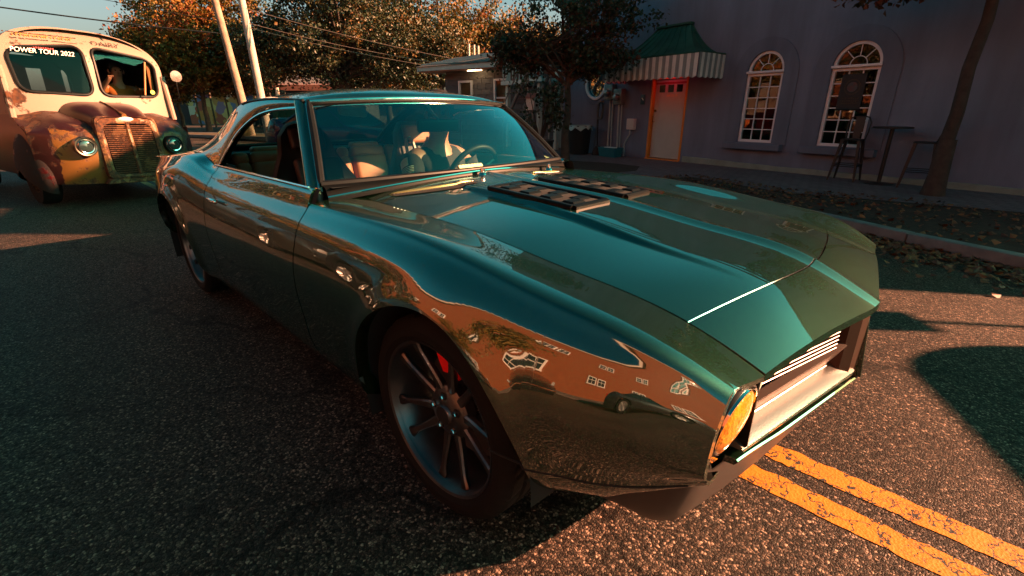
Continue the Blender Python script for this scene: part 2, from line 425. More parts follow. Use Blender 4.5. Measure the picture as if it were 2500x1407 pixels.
# louvers : two black boxes with four raised vanes each
for sy in (-1, 1):
    y0, y1 = .062, .248; xa, xb = -.415, .015
    def lz(x): return top_z(x, sy*.15)
    LV = MB()
    prof = [(0, 0), (.0, .016), (.006, .022), (.014, .022), (.014, .0)]
    # rim frame made of four rails with bevelled tops
    def rail(pa, pb, wdt):
        d = (Vector(pb)-Vector(pa)).normalized(); s = Vector((-d.y, d.x, 0))
        sec = [(-wdt, -.006), (-wdt, .006), (-wdt*.55, .0125), (wdt*.55, .0125), (wdt, .008), (wdt, -.006)]
        vs = [Vector(q)+s*a+Vector((0, 0, h)) for q in (pa, pb) for a, h in sec]
        LV.add(vs, [(i, (i+1) % 6, 6+(i+1) % 6, 6+i) for i in range(6)]+[tuple(range(6))[::-1], tuple(range(6, 12))])
    A = [(xa, sy*y0, lz(xa)), (xb, sy*y0, lz(xb)), (xb-.012, sy*y1, lz(xb)-.004), (xa, sy*y1, lz(xa)-.004)]
    N4 = 8
    for e, (p, q) in enumerate(((A[0], A[1]), (A[1], A[2]), (A[2], A[3]), (A[3], A[0]))):
        kk = N4 if e in (0, 2) else 1
        pts = []
        for i in range(kk+1):
            x = lerp(p[0], q[0], i/kk); y = lerp(p[1], q[1], i/kk)
            pts.append((x, y, lz(x)-(.004 if abs(y) > .2 else 0)+.001))
        for i in range(kk): rail(pts[i], pts[i+1], .013 if e in (0, 2) else .017)
    root = LV.build('hood_louver', SATIN, CAR, False)
    rbox('louver_tray', ((xa+xb)/2, sy*(y0+y1)/2, lz((xa+xb)/2)-.0), (xb-xa-.02, y1-y0-.02, .012), VOID, root, .002, M=Matrix.Rotation(math.atan2(lz(xa)-lz(xb), xb-xa), 3, 'Y'))
    for k in range(4):
        xc = lerp(xa+.055, xb-.058, k/3); z = lz(xc)
        v = MB()
        for sgn in (-1, 1):   # pair of little roof-shaped vanes meeting in a valley
            ya, yb2 = sy*(y0+.016), sy*(y1-.016); ym = lerp(ya, yb2, .5)
            e0, e1 = (ya, ym-.003) if sgn < 0 else (ym+.003, yb2)
            sh = .014*sgn
            v.add([(xc-.040+sh, e0, z+.002), (xc+.028+sh, e0, z-.001), (xc+.012+sh, e0*.5+e1*.5 if 0 else lerp(e0, e1, .12), z+.0115), (xc-.030+sh, lerp(e0, e1, .12), z+.013),
                   (xc-.040+sh, e1, z+.002), (xc+.028+sh, e1, z-.001), (xc+.012+sh, lerp(e0, e1, .88), z+.0115), (xc-.030+sh, lerp(e0, e1, .88), z+.013)],
                  [(0, 1, 2, 3), (4, 7, 6, 5), (0, 4, 5, 1), (3, 2, 6, 7), (1, 5, 6, 2), (0, 3, 7, 4)])
        v.build('louver_vane', SATIN, root, False)
# cowl vents : painted slot with a rear lip, sunlight put into its yellow colour, and a punched edge
for sy in (-1, 1):
    m = MB(); ya, yb = .19, .535
    n = 24; pts = []
    def cx(y): return hood_rear(y)-.085
    vs = []
    for i in range(n+1):
        y = lerp(ya, yb, i/n); x = cx(y); e = math.sin(math.pi*min(max(i/n, .0), 1))**.25
        vs += [(x-.020*e, sy*y, top_z(x-.02, y)+.001), (x-.014*e, sy*y, top_z(x, y)+.011*e), (x+.006*e, sy*y, top_z(x, y)+.010*e), (x+.012*e, sy*y, top_z(x, y)-.006)]
    m.add(vs, [(4*i+j, 4*i+j+1, 4*i+j+5, 4*i+j+4) for i in range(n) for j in range(3)])
    vent = m.build('cowl_vent', mat('sunlit_vent_lip', (.34, .33, .12), .38, .6), CAR, True, 60)
    m = MB(); vs = []
    for i in range(n+1):
        y = lerp(ya+.004, yb-.004, i/n); x = cx(y)
        vs += [(x+.006, sy*y, top_z(x, y)+.004), (x+.042, sy*y, top_z(x+.042, y)+.0025)]
    m.add(vs, [(2*i, 2*i+1, 2*i+3, 2*i+2) for i in range(n)]); m.build('vent_slot', VOID, vent, True)
    m = MB()
    for i in range(30):
        y = lerp(ya+.012, yb-.012, i/29); x = cx(y)+.012; m.box((x, sy*y, top_z(x, y)+.006), (.004, .004, .004))
    m.build('vent_perforation', CHROME, vent, kind='stuff')
    # wiper spindle
    yw = .045 if sy < 0 else -.40
    x = ws_base(yw)+.075; zz = top_z(x, yw)
    w = MB().lathe([(0, .030), (.011, .028), (.012, .016), (.008, .012), (.018, .004), (.022, -.004)], 16, (x, -sy*0+(-.045 if sy < 0 else .47), zz)).build('wiper_spindle', CHROME, CAR, True)

# ---- glass house
def ws_pt(t, v):
    # t -1..1 across, v 0 base .. 1 top
    yb = .738*t; yt = .592*t
    B = Vector((ws_base(yb), yb, .932-.006*t*t)); T = Vector((-1.125-.080*t*t, yt, 1.253-.020*t*t))
    P = B.lerp(T, v); n = Vector((.72, .0, .70)); s = math.sin(math.pi*v)
    return P+n*(.018*s*(1-.3*t*t))
WS = grid('windscreen', 41, 21, lambda a, b: ws_pt(2*a-1, b), WIND, CAR)
def ring_frame(fn, name, m, rad, seg=1, par=CAR, n=40, nar=20, off=0):
    pts = [fn(-1+2*i/n, 0) for i in range(n+1)]+[fn(1, i/nar) for i in range(1, nar+1)]+[fn(1-2*i/n, 1) for i in range(1, n+1)]+[fn(-1, 1-i/nar) for i in range(1, nar+1)]
    return MB().tube(pts, rad, 8).build(name, m, par, True)
ring_frame(ws_pt, 'windscreen_gasket', BLACK, .016)
# dark inner border of the windscreen
def border(fn, name, wv, wt, m, par=CAR, off=-.004):
    o = MB(); n = 40
    for (f0, f1) in ((lambda t: fn(t, .0), lambda t: fn(t*(1-wt), wv)), (lambda t: fn(t, 1.0), lambda t: fn(t*(1-wt), 1-wv))):
        vs = []
        for i in range(n+1):
            t = -1+2*i/n
            for p in (f0(t), f1(t)): vs.append((p[0]+off, p[1], p[2]+off))
        o.add(vs, [(2*i, 2*i+1, 2*i+3, 2*i+2) for i in range(n)])
    for s in (-1, 1):
        vs = []
        for i in range(n+1):
            v = i/n; w = wv+(1-2*wv)*v
            for p in (fn(s, v), fn(s*(1-wt), w)): vs.append((p[0]+off, p[1], p[2]+off))
        o.add(vs, [(2*i, 2*i+1, 2*i+3, 2*i+2) for i in range(n)])
    return o.build(name, m, par, True)
border(ws_pt, 'windscreen_border', .05, .035, BLACK)
# lower windscreen trim band in two pieces with a bright edge
for s in (-1, 1):
    vs = []; n = 24; ed = []
    for i in range(n+1):
        t = s*(i/n)*1.0+.0; y = .738*t+(s*.001 if i == 0 else 0); x = ws_base(y)
        a = (x+.004, y, .936-.006*t*t); zf = .930-.052*(abs(y)/.74)**1.7
        b = (x+.048, y, max(zf+.004, .0)); mid = (x+.034, y, lerp(a[2], b[2], .45)+.006)
        vs += [a, mid, b, (b[0]+.002, y, b[2]-.02)]; ed.append((b[0], y, b[2]+.001))
    o = MB().add(vs, [(4*i+j, 4*i+j+1, 4*i+j+5, 4*i+j+4) for i in range(n) for j in range(3)]).build('windscreen_lower_trim', SATIN, CAR, True, 60)
    MB().tube(ed, .0045, 6).build('trim_edge', CHROME, o, True)
# A pillars
def ap(s, v): return Vector((lerp(-.867, -1.208, v), s*lerp(.745, .600, v), lerp(.926, 1.236, v)))
for s in (-1, 1):
    vs = []; n = 20
    for i in range(n+1):
        v = -.06+1.06*i/n; P = ap(s, v); k = Vector((-.048, s*.022, .004)); nn = Vector((.35, s*.85, .35)).normalized()
        pts = [P+Vector((.012, -s*.006, -.004)), P+nn*.010, P+k*.5+nn*.016, P+k+nn*.008, P+k+Vector((-.006, -s*.035, -.01))]
        vs += pts
    o = MB().add(vs, [(5*i+j, 5*i+j+1, 5*i+j+6, 5*i+j+5) for i in range(n) for j in range(4)]).build('windscreen_pillar', PAINT, CAR, True, 60)
    MB().tube([ap(s, v/20)+Vector((.006, s*.004, .004)) for v in range(-1, 21)], .005, 6).build('pillar_trim', CHROME, o, True)
    MB().tube([ap(s, v/20)+Vector((-.050, s*.026, .006)) for v in range(-2, 21)], .0055, 6).build('drip_rail', mat('worn_bright_trim', (.45, .42, .30), .25, 1.0), o, True)
    MB().tube([ap(s, v/20)+Vector((-.026, s*.022, .008)) for v in range(-1, 21)], .0028, 6).build('pillar_seam', VOID, o, True)
WIN = spline([-2.035, -1.95, -1.86, -1.75, -1.62, -1.45, -1.255], [.915, 1.05, 1.120, 1.168, 1.196, 1.210, 1.215])
ZR = spline([-2.80, -2.69, -2.40, -2.22, -2.05, -1.78, -1.45, -1.20], [.945, .978, 1.085, 1.170, 1.226, 1.254, 1.256, 1.247])
def wgl(z): return lerp(.778, .620, (z-.915)/.31)
for s in (-1, 1):
    vs = []; nx = 70; nz = 16
    for i in range(nx+1):
        x = lerp(-1.235, -2.80, i/nx); z1 = ZR(x)
        z0 = WIN(max(x, -2.035)) if x > -2.035 else lerp(.915, .950, sstep((-x-2.035)/.3))
        z0 = min(z0, z1-.003)
        w0 = wgl(z0); w1 = .612 if x > -2.0 else lerp(.612, .66, sstep((-x-2.0)/.8))
        row = []
        for j in range(nz+1):
            f = j/nz; z = lerp(z0, z1, f); w = lerp(w0, w1, f)+.012*math.sin(math.pi*f); row.append((x, s*w, z))
        row = [(x, s*(w0-.03), z0-.004)]+row
        vs += row
    m_ = nz+2
    o = MB().add(vs, [(m_*i+j, m_*i+j+1, m_*(i+1)+j+1, m_*(i+1)+j) for i in range(nx) for j in range(m_-1)]).build('sail_panel', PAINT, CAR, True, 50)
    MB().tube([(x, s*(wgl(WIN(x))+.002), WIN(x)-.004) for x in [lerp(-1.255, -2.035, i/40) for i in range(41)]], .006, 6).build('window_reveal', CHROME, o, True)
    MB().tube([(lerp(-1.2, -1.98, i/30), s*.616, ZR(lerp(-1.2, -1.98, i/30))-.004) for i in range(31)], .006, 6).build('roof_drip_rail', SATIN, o, True)
    # belt moulding
    MB().tube([(lerp(-.86, -2.05, i/30), s*.790, .922) for i in range(31)], .005, 6).build('belt_moulding', CHROME, CAR, True)
def wtop(t): return ws_pt(t, 1.0)
ZRC = spline([-2.14, -1.9, -1.6, -1.3, -1.12], [1.272, 1.302, 1.312, 1.302, 1.268])
def roof_fn(a, b):
    t = 2*a-1; w = .612*t; xf = -1.118-.085*t*t; xr = -2.13+.0*t
    x = lerp(xf, xr, b); zr = ZR(x)
    z = zr+(ZRC(x)-zr)*(1-abs(t)**2.6)
    if b < .06: z = lerp(min(z, wtop(t*.99)[2]+.008), z, sstep(b/.06))
    return (x, w, z)
ROOF = grid('roof', 49, 49, roof_fn, PAINT, CAR)
MB().tube([(ws_pt(t/20, 1.0)+Vector((.012, 0, .006))) for t in range(-20, 21)], .0065, 8).build('windscreen_top_trim', CHROME, CAR, True)
def rw_pt(t, v):
    yb, yt = .60*t, .56*t
    return Vector((-2.69-.02*(1-t*t), yb, .972)).lerp(Vector((-2.145+.03*t*t, yt, 1.262-.03*t*t)), v)+Vector((-.5, 0, .8))*(.018*math.sin(math.pi*v))
grid('rear_window', 25, 13, lambda a, b: rw_pt(2*a-1, b), WIND, CAR)
ring_frame(rw_pt, 'rear_window_gasket', BLACK, .016)
for s in (-1, 1):
    vs = []
    for i in range(21):
        v = i/20; p = rw_pt(s, v); x = p[0]; vs += [tuple(p), (x-.01, s*(.66 if x < -2.6 else lerp(.612, .66, sstep((-x-2.0)/.8))), ZR(x-.01))]
    MB().add(vs, [(2*i, 2*i+1, 2*i+3, 2*i+2) for i in range(20)]).build('rear_pillar', PAINT, CAR, True)
def deck_fn(a, b):
    t = 2*a-1; x = lerp(-2.69, -3.68, b); e = ZT(x)+.018
    return (x, .65*t, e+.012*(1-t*t)-.02*sstep((b-.9)/.1))
grid('deck_lid', 21, 25, deck_fn, PAINT, CAR)
def tail_fn(a, b):
    t = 2*a-1; z = lerp(.88, .34, b); return (-3.69-.03*math.sin(math.pi*b)+.03*t*t, .75*t, z)
TAIL = grid('tail_panel', 21, 9, tail_fn, PAINT, CAR)
for s in (-1, 1):
    rbox('tail_lamp', (-3.715, s*.50, .66), (.02, .34, .10), mat('red_lens', (.35, .01, .01), .2, coat=1), TAIL, .006)
rbox('rear_bumper', (-3.74, 0, .50), (.06, 1.62, .10), CHROME, CAR, .025)

# ---- nose
def xs_(w): return .863-.18*abs(w)
def sweep(name, prof, wa, wb, m, par, n=30, smooth=True, zfn=None, xfn=None):
    # prof: list of (dx, z) swept along the front curve between half widths
    vs = []; k = len(prof)
    for i in range(n+1):
        y = lerp(wa, wb, i/n)
        for dx, z in prof: vs.append((xs_(y)+dx+(xfn(y) if xfn else 0), y, z+(zfn(y) if zfn else 0)))
    fs = [(k*i+j, k*i+(j+1) % k, k*(i+1)+(j+1) % k, k*(i+1)+j) for i in range(n) for j in range(k)]
    fs += [tuple(range(k))[::-1], tuple(range(k*n, k*n+k))]
    return MB().add(vs, fs).build(name, m, par, smooth, 35)
BRONZE = mat('dark_bronze_trim', (.10, .062, .05), .35, .7)
FASCIA = sweep('grille_backing', [(-.16, .43), (-.16, .70), (-.155, .70), (-.155, .43)], -.60, .60, VOID, CAR)
for sy in (-1, 1):
    for k in range(9):
        z = .692-.0118*k
        sweep('grille_slat', [(-.030, z-.0012), (-.002, z-.0014), (-.0005, z), (-.002, z+.0014), (-.030, z+.0012)], sy*.13, sy*.555, mat('slat_metal', (.15, .13, .125), .35, 1.0), FASCIA, 14, xfn=lambda y: -.010-.062*abs(y))
    sweep('grille_lower_panel', [(-.075, .532), (-.040, .532), (-.010, .592), (-.0095, .596), (-.030, .597)], sy*.088, sy*.575, mat('smoked_panel', (.030, .014, .010), .6), FASCIA, 14)
    sweep('grille_panel_trim', [(-.044, .5285), (-.036, .5285), (-.036, .5325), (-.044, .5325)], sy*.088, sy*.58, CHROME, FASCIA, 14)
    sweep('bumper_bar', [(-.06, .497), (.001, .497), (.006, .504), (-.032, .5265), (-.06, .5275)], sy*.030, sy*.60, BRUSHED, CAR, 24)
    sweep('bumper_bar_edge', [(.001, .4935), (.0072, .4945), (.0085, .5005), (.001, .4995)], sy*.028, sy*.60, CHROME, CAR, 24)
    # upright frame next to the centre beak
    m = MB(); m.add([(xs_(.03)+a, sy*b, z) for z in (.480, .690) for a, b in ((.004, .004), (-.004, .062), (-.025, .086), (-.06, .086), (-.06, .004))], [(i, (i+1) % 5, 5+(i+1) % 5, 5+i) for i in range(5)]+[(0, 1, 2, 3, 4), (9, 8, 7, 6, 5)])
    m.build('grille_upright', BRONZE, FASCIA)
    # headlamp
    L = empty('headlamp'); L.parent = CAR
    Lc = Vector((.738, sy*.664, .607)); ax = Vector((.985, sy*.06, -.155)).normalized()
    e1 = ax.cross(Vector((0, 0, 1))).normalized(); e2 = e1.cross(ax)
    def lt(prof, name, m, n=48, par=None):
        vs = []; k = len(prof)
        for i in range(n):
            an = 2*math.pi*i/n
            for r, h in prof: vs.append(Lc+e1*(r*.90*math.cos(an))+e2*(r*.90*math.sin(an))+ax*h)
        fs = [(k*i+j, k*((i+1) % n)+j, k*((i+1) % n)+j+1, k*i+j+1) for i in range(n) for j in range(k-1)]
        return MB().add(vs, fs).build(name, m, CAR if par is None else par, True, 50)
    bpy.data.objects.remove(L)
    L = lt([(.100, -.05), (.100, .004), (.096, .012), (.090, .012), (.087, .002), (.086, -.03)], 'headlamp', BLACK)
    lt([(.090, .010), (.0885, .017), (.0845, .017), (.083, .008)], 'lamp_rim', CHROME, par=L)
    lt([(.086, .006), (.07, -.03), (.045, -.055), (.012, -.066), (.0, -.066)], 'reflector', mat('lamp_reflector', (.85, .62, .30), .5, .35, bump=.6, bscale=45), par=L)
    lt([(.085, .009), (.075, .017), (.055, .023), (.03, .027), (.0001, .028)], 'lens', mat('amber_lens', (.80, .30, .015), .28, coat=.5, col2=(.50, .13, .005), vscale=38, bump=.5, bscale=90), par=L)
    lt([(.015, -.05), (.016, -.02), (.008, -.008), (.0, -.006)], 'bulb', mat('bulb', (.8, .7, .5), .2), par=L)
    # housing round the lamp closing the fender end
    vs = []; n = 48
    for i in range(n):
        an = 2*math.pi*i/n; c_, s_ = math.cos(an), math.sin(an)
        o_y = .672+(.064 if c_ > 0 else .078)*math.copysign(abs(c_)**.75, c_); o_z = .610+(.076 if s_ > 0 else .125)*math.copysign(abs(s_)**.8, s_)
        pin = Lc+e1*(.088*c_*(-sy))+e2*(.091*s_)
        vs += [(XF(o_z)-.012 if c_ > 0 else XF(o_z)-.03, sy*o_y, o_z), (pin.x-.012, pin.y, pin.z), (pin.x-.05, pin.y, pin.z)]
    MB().add(vs, [(3*i+j, 3*((i+1) % n)+j, 3*((i+1) % n)+j+1, 3*i+j+1) for i in range(n) for j in range(2)]).build('headlamp_housing', SATIN, CAR, True, 60)
    # wedge shaped marker lamp between lamp and grille
    MB().prism([(sy*.592, .690), (sy*.545, .690), (sy*.548, .672), (sy*.588, .640)], .735, .765, 'x').build('marker_lamp', mat('clear_lens', (.55, .50, .45), .25, coat=.5), CAR, bevel=.004)
    # inner side of lamp bucket
    MB().box((.72, sy*.588, .60), (.09, .006, .19)).build('bucket_wall', SATIN, CAR)
# body-colour lip below the bumper, swept round the nose, and the beak edge
sweep('lower_lip', [(-.06, .452), (.002, .458), (.0085, .466), (.0095, .4715), (.006, .4745), (-.05, .473)], -.62, .62, PAINT, CAR, 60, zfn=lambda y: .010*sstep((abs(y)-.4)/.2))
MB().prism([(.79, .47), (xs_(0)+.016, .474), (xs_(0)+.004, .60), (xs_(0)-.005, .69), (.79, .69)], -.0045, .0045, 'y').build('nose_beak', PAINT, CAR, bevel=.002)
# header underside
vs = []; fs = []
for i in range(61):
    y = -.60+1.2*i/60; x = head_front(y); z = top_z(x, y)-.02
    vs += [(x, y, z), (x-.012, y, z-.006), (x-.13, y, z+.0)]
MB().add(vs, [(3*i+j, 3*i+j+1, 3*i+j+4, 3*i+j+3) for i in range(60) for j in range(2)]).build('header_underside', BLACK, CAR, True, 50)
# rounded body-colour edge of the fender front above the lamp is part of the fender; valance and chin
def vtop(k):
    # edge of fender bottom, then the lip, centre at k=0..1 (right to left)
    pass
side_t = [(.50, .728, .345), (.54, .720, .355), (.58, .715, .37), (.62, .712, .39), (.66, .712, .42), (.70, .712, .46), (.722, .708, .495)]
side_b = [(.49, .735, .288), (.52, .700, .258), (.545, .665, .225), (.57, .635, .196), (.588, .612, .180), (.602, .596, .175), (.612, .582, .174)]
fr_y = [-.66+1.32*i/40 for i in range(41)]
TT = [(x, -w, z) for x, w, z in side_t]+[(xs_(y)-.022, y, .462) for y in fr_y]+[(x, w, z) for x, w, z in side_t[::-1]]
BB = [(x, -w, z) for x, w, z in side_b]+[(.712-.088*(abs(y*.868)/.573)**1.7, y*.868, .174) for y in fr_y]+[(x, w, z) for x, w, z in side_b[::-1]]
vs = []
for t_, b_ in zip(TT, BB):
    t_, b_ = Vector(t_), Vector(b_)
    for q in range(8):
        f = q/7; p = t_.lerp(b_, f); p.z += .03*math.sin(math.pi*f)*(-1); vs.append(p)
    vs += [b_+Vector((-.02, 0, -.001)), b_+Vector((-.05, 0, .05))]
MB().add(vs, [(10*i+j, 10*i+10+j, 10*i+11+j, 10*i+1+j) for i in range(len(TT)-1) for j in range(9)]).build('front_valance', mat('satin_dark_valance', (.035, .030, .028), .42), CAR, True, 50)
# underbody pan
MB().box((-1.60, 0, .225), (4.0, 1.0, .02)).build('floor_pan', VOID, CAR)
MB().box((-1.38, 0, .26), (1.9, 1.62, .16)).build('sill_box', VOID, CAR)
MB().box((.30, 0, .5), (.12, 1.0, .5)).build('radiator_block', VOID, CAR)
MB().box((-.62, 0, .5), (.03, 1.45, .68)).build('firewall', VOID, CAR)

# ---- wheels
def make_wheel(x, y, sy, w_t, R_t=.328, steer=0):
    root = empty('wheel_' if 0 else 'wheel', (x, y, R_t), 0); root.parent = CAR
    if steer: root.rotation_euler = (0, 0, steer)
    # tyre with tread pattern; local y outward = sy
    hw = w_t/2; prof = []
    side = [(.247, hw-.018), (.252, hw-.006), (.268, hw+.004), (.288, hw+.005), (.305, hw-.002), (.319, hw-.014)]
    crown = [(.3245+(.0035*(1-(k/12-1)**2)), (hw-.022)*(1-k/12)) for k in range(0, 25)]
    prof = [(r, h) for r, h in side]+[(r, h) for r, h in crown]+[(r, -h) for r, h in side[::-1]]
    seg = 220; vs = []; k = len(prof); n0 = len(side); n1 = n0+len(crown)
    for i in range(seg):
        an = 2*math.pi*i/seg
        for j, (r, h) in enumerate(prof):
            rr = r
            if n0 <= j < n1:
                q = j-n0
                if q in (5, 10, 14, 19): rr -= .007
                elif ((i+int(abs(q-12)*.8)) % 9) == 0 and q not in (11, 12, 13): rr -= .005
            elif j in (n0-1, n1) and i % 5 == 0: rr -= .003
            vs.append((rr*math.cos(an), sy*h, rr*math.sin(an)))
    fs = [(k*i+j, k*((i+1) % seg)+j, k*((i+1) % seg)+j+1, k*i+j+1) for i in range(seg) for j in range(k-1)]
    mobj('tyre', vs, fs, RUBBER, root, True, 25)
    MB().lathe([(.238, sy*(hw-.020)), (.243, sy*(hw-.008)), (.251, sy*(hw-.004)), (.254, sy*(hw-.014)), (.246, sy*(hw-.03)), (.238, sy*(hw-.05)), (.226, sy*(hw-.10)), (.224, sy*-.10), (.245, sy*(-hw+.02))], 72, (0, 0, 0), 'y').build('rim', GUN, root, True, 30)
    d0 = hw-.030
    # ten sculpted spokes in five pairs
    for p in range(10):
        an = 2*math.pi*p/10+(.07 if p % 2 else -.07)+.15
        m = MB(); vs = []; K = 12
        for q in range(K+1):
            t = q/K; r = lerp(.058, .241, t); a = an-(.07 if p % 2 else -.07)*(1-t)**1.6
            wd = lerp(.0165, .0105, sstep(t*1.4))*(1+.9*sstep((t-.80)/.20)); h = lerp(d0-.030, d0-.003, t**1.25)
            dpt = .026*(1-.4*t)
            ca, sa = math.cos(a), math.sin(a)
            for (o, hh) in ((-wd, h-.006), (-wd*.62, h), (wd*.62, h), (wd, h-.006), (wd*.8, h-dpt), (-wd*.8, h-dpt)):
                vs.append((r*ca-o*sa, sy*hh, r*sa+o*ca))
        m.add(vs, [(6*i+j, 6*i+(j+1) % 6, 6*i+6+(j+1) % 6, 6*i+6+j) for i in range(K) for j in range(6)]+[tuple(range(6)), tuple(range(6*K, 6*K+6))])
        m.build('spoke', GUN, root, True, 30)
    MB().lathe([(0, d0-.006), (.030, d0-.007), (.034, d0-.012), (.036, d0-.018), (.075, d0-.026), (.088, d0-.038), (.088, d0-.07)][::1] if sy > 0 else [(r, -h) for r, h in [(0, d0-.006), (.030, d0-.007), (.034, d0-.012), (.036, d0-.018), (.075, d0-.026), (.088, d0-.038), (.088, d0-.07)]], 40, (0, 0, 0), 'y').build('hub', GUN, root, True, 35)
    for p in range(5):
        a = 2*math.pi*p/5+.45
        c_ = (.058*math.cos(a), 0, .058*math.sin(a))
        MB().lathe([(0.0, sy*(d0-.0205)), (.0135, sy*(d0-.0205)), (.0145, sy*(d0-.021))], 20, c_, 'y').build('lug_pocket', VOID, root, True)
        MB().lathe([(0, sy*(d0-.008)), (.007, sy*(d0-.009)), (.009, sy*(d0-.012)), (.009, sy*(d0-.03))], 6, c_, 'y').build('lug_nut', CHROME, root, True, 30)
    MB().lathe([(.06, sy*-.01), (.182, sy*-.01), (.182, sy*-.04), (.06, sy*-.04)], 48, (0, 0, 0), 'y').build('brake_disc', mat('brake_disc_steel', (.16, .15, .15), .4, .9), root, True, 35)
    # caliper: thick arc segment
    m = MB(); vs = []; K = 14
    for q in range(K+1):
        a = R(72)+R(34)*q/K
        e = .012*math.sin(math.pi*q/K)
        for r, h in ((.128, .052), (.190+e*.5, .060), (.205+e*.3, .042), (.205, -.07), (.128, -.07)): vs.append((r*math.cos(a), sy*h, r*math.sin(a)))
    m.add(vs, [(5*i+j, 5*i+(j+1) % 5, 5*i+5+(j+1) % 5, 5*i+5+j) for i in range(K) for j in range(5)]+[(0, 1, 2, 3, 4), tuple(range(5*K+4, 5*K-1, -1))])
    cal = m.build('brake_caliper', mat('red_caliper', (.85, .015, .015), .4, coat=.3), root, True, 35, bevel=0)
    if x > -1:
        a = R(58); ex = Vector((math.sin(a), 0, -math.cos(a))); ey = Vector((math.cos(a), 0, math.sin(a)))
        o = Vector((.160*math.cos(a), sy*.024, .160*math.sin(a)))
        if sy < 0: text_obj('caliper_lettering', 'Z/28', .022, BLACK, cal, frame_mat(o, -ex if 0 else ex, ey), .0006) if 0 else None
    return root
for sy in (-1, 1):
    make_wheel(-.010, sy*.750, sy, .255)
    make_wheel(-2.743, sy*.725, sy, .285, .334)

# ---- interior
INT = CAR
def dash_fn(a, b):
    y = lerp(-.72, .72, a); prof = [(-.80, .918), (-.90, .915), (-1.02, .905), (-1.09, .885), (-1.11, .83), (-1.08, .70), (-1.05, .55)]
    t = b*(len(prof)-1); i = min(int(t), len(prof)-2); f = t-i
    return (lerp(prof[i][0], prof[i+1][0], f), y, lerp(prof[i][1], prof[i+1][1], f)+.012*math.exp(-((y-.37)/.2)**2)*(1 if 1 < t < 4 else 0))
grid('dashboard', 41, 25, dash_fn, TRIM, INT)
def rp(name, c, d, m, bev=.04, par=CAR, rx=0):
    return rbox(name, c, d, m, par, bev, 4, M=Matrix.Rotation(rx, 3, 'Y') if rx else None)
def bucket(y, m, m2):
    # shaped bucket seat: back as a lofted shell with bolsters and an integral head rest
    vs = []; nu, nv = 15, 16
    def half(v): return lin([0, .12, .55, .68, .80, .93, 1.0], [.235, .25, .255, .20, .155, .135, .09])(v)
    for i in range(nu):
        t = 2*i/(nu-1)-1
        for j in range(nv):
            v = j/(nv-1); z = lerp(.42, 1.135, v); x = lerp(-1.66, -1.86, v)
            bol = .055*abs(t)**3*(1-.5*v); vs.append((x+bol, y+half(v)*t, z-.02*t*t*v))
    fr = MB().add(vs, [(nv*i+j, nv*i+j+1, nv*(i+1)+j+1, nv*(i+1)+j) for i in range(nu-1) for j in range(nv-1)])
    n0 = len(fr.v); fr.v += [(p[0]-.095+.04*(((i // nv)/(nu-1)*2-1)**2), p[1], p[2]) for i, p in enumerate(fr.v[:n0])]
    fr.f += [tuple(k+n0 for k in f[::-1]) for f in fr.f[:]]
    bd = [i*nv for i in range(nu)]+[(nu-1)*nv+j for j in range(1, nv)]+[i*nv+nv-1 for i in range(nu-2, -1, -1)]+[j for j in range(nv-2, 0, -1)]
    for a, b in zip(bd, bd[1:]+bd[:1]): fr.f.append((a, b, b+n0, a+n0))
    s = fr.build('front_seat', m, CAR, True, 60)
    rbox('seat_cushion', (-1.42, y, .40), (.50, .50, .16), m, s, .05, 4)
    rbox('seat_insert', (-1.66, y, .78), (.05, .26, .36), m2, s, .02, 3, M=Matrix.Rotation(R(-15.5), 3, 'Y'))
    rbox('headrest_insert', (-1.795, y, 1.055), (.04, .20, .12), m2, s, .018, 3, M=Matrix.Rotation(R(-15.5), 3, 'Y'))
    for k in ((-1, 1) if y > 0 else ()):
        pts = [(-.065, -.10), (-.062, -.02), (-.048, .022), (-.022, .03), (-.006, .0), (.0, -.05)]
        MB().tube([(-1.745-.28*dz-.0, y+k*(.080+dy*1.0), 1.005+dz) for dy, dz in [(q[0]*-1*1.0-.02, q[1]) for q in pts]], .011, 8).build('harness_loop', mat('white_piping', (.8, .78, .72), .4), s, True)
    return s
bucket(-.37, DARKLEATHER, DARKLEATHER); bucket(.37, DARKLEATHER, LEATHER)
# rear seat
RS = MB()
RSo = rbox('rear_seat', (-2.18, 0, .46), (.46, 1.16, .16), LEATHER, CAR, .05, 4)
for s in (-1, 1):
    for k, (dy, wd) in enumerate(((.15, .085), (.35, .28), (.545, .10))):
        rbox('backrest_panel', (-2.40, s*dy, .705), (.13, wd-.006, .37), LEATHER, RSo, .032, 4, M=Matrix.Rotation(R(-14), 3, 'Y'))
        rbox('backrest_top', (-2.452, s*dy, .905), (.12, wd-.006, .085), LEATHER, RSo, .032, 4, M=Matrix.Rotation(R(-14), 3, 'Y'))
    rbox('rear_head_pad', (-2.475, s*.35, .955), (.09, .22, .05), LEATHER, RSo, .02, 4)
rbox('parcel_shelf', (-2.60, 0, .93), (.30, 1.24, .03), TRIM, CAR, .008)
rbox('bulkhead', (-2.55, 0, .60), (.03, 1.30, .64), VOID, CAR, .004)
for s in (-1, 1):
    rbox('door_trim', (-1.42, s*.752, .64), (1.14, .03, .55), TRIM, CAR, .012)
    rbox('rear_side_trim', (-2.32, s*.72, .66), (.64, .05, .52), TRIM, CAR, .02)
    rbox('window_ledge', (-1.42, s*.768, .908), (1.15, .03, .02), LEATHER if s < 0 else TRIM, CAR, .006)
grid('headliner', 15, 15, lambda a, b: (lerp(-1.16, -2.12, b), (2*a-1)*.585, lerp(1.225, 1.275, 1-(2*a-1)**2)-.012), mat('headliner', (.03, .035, .035), .9), CAR)
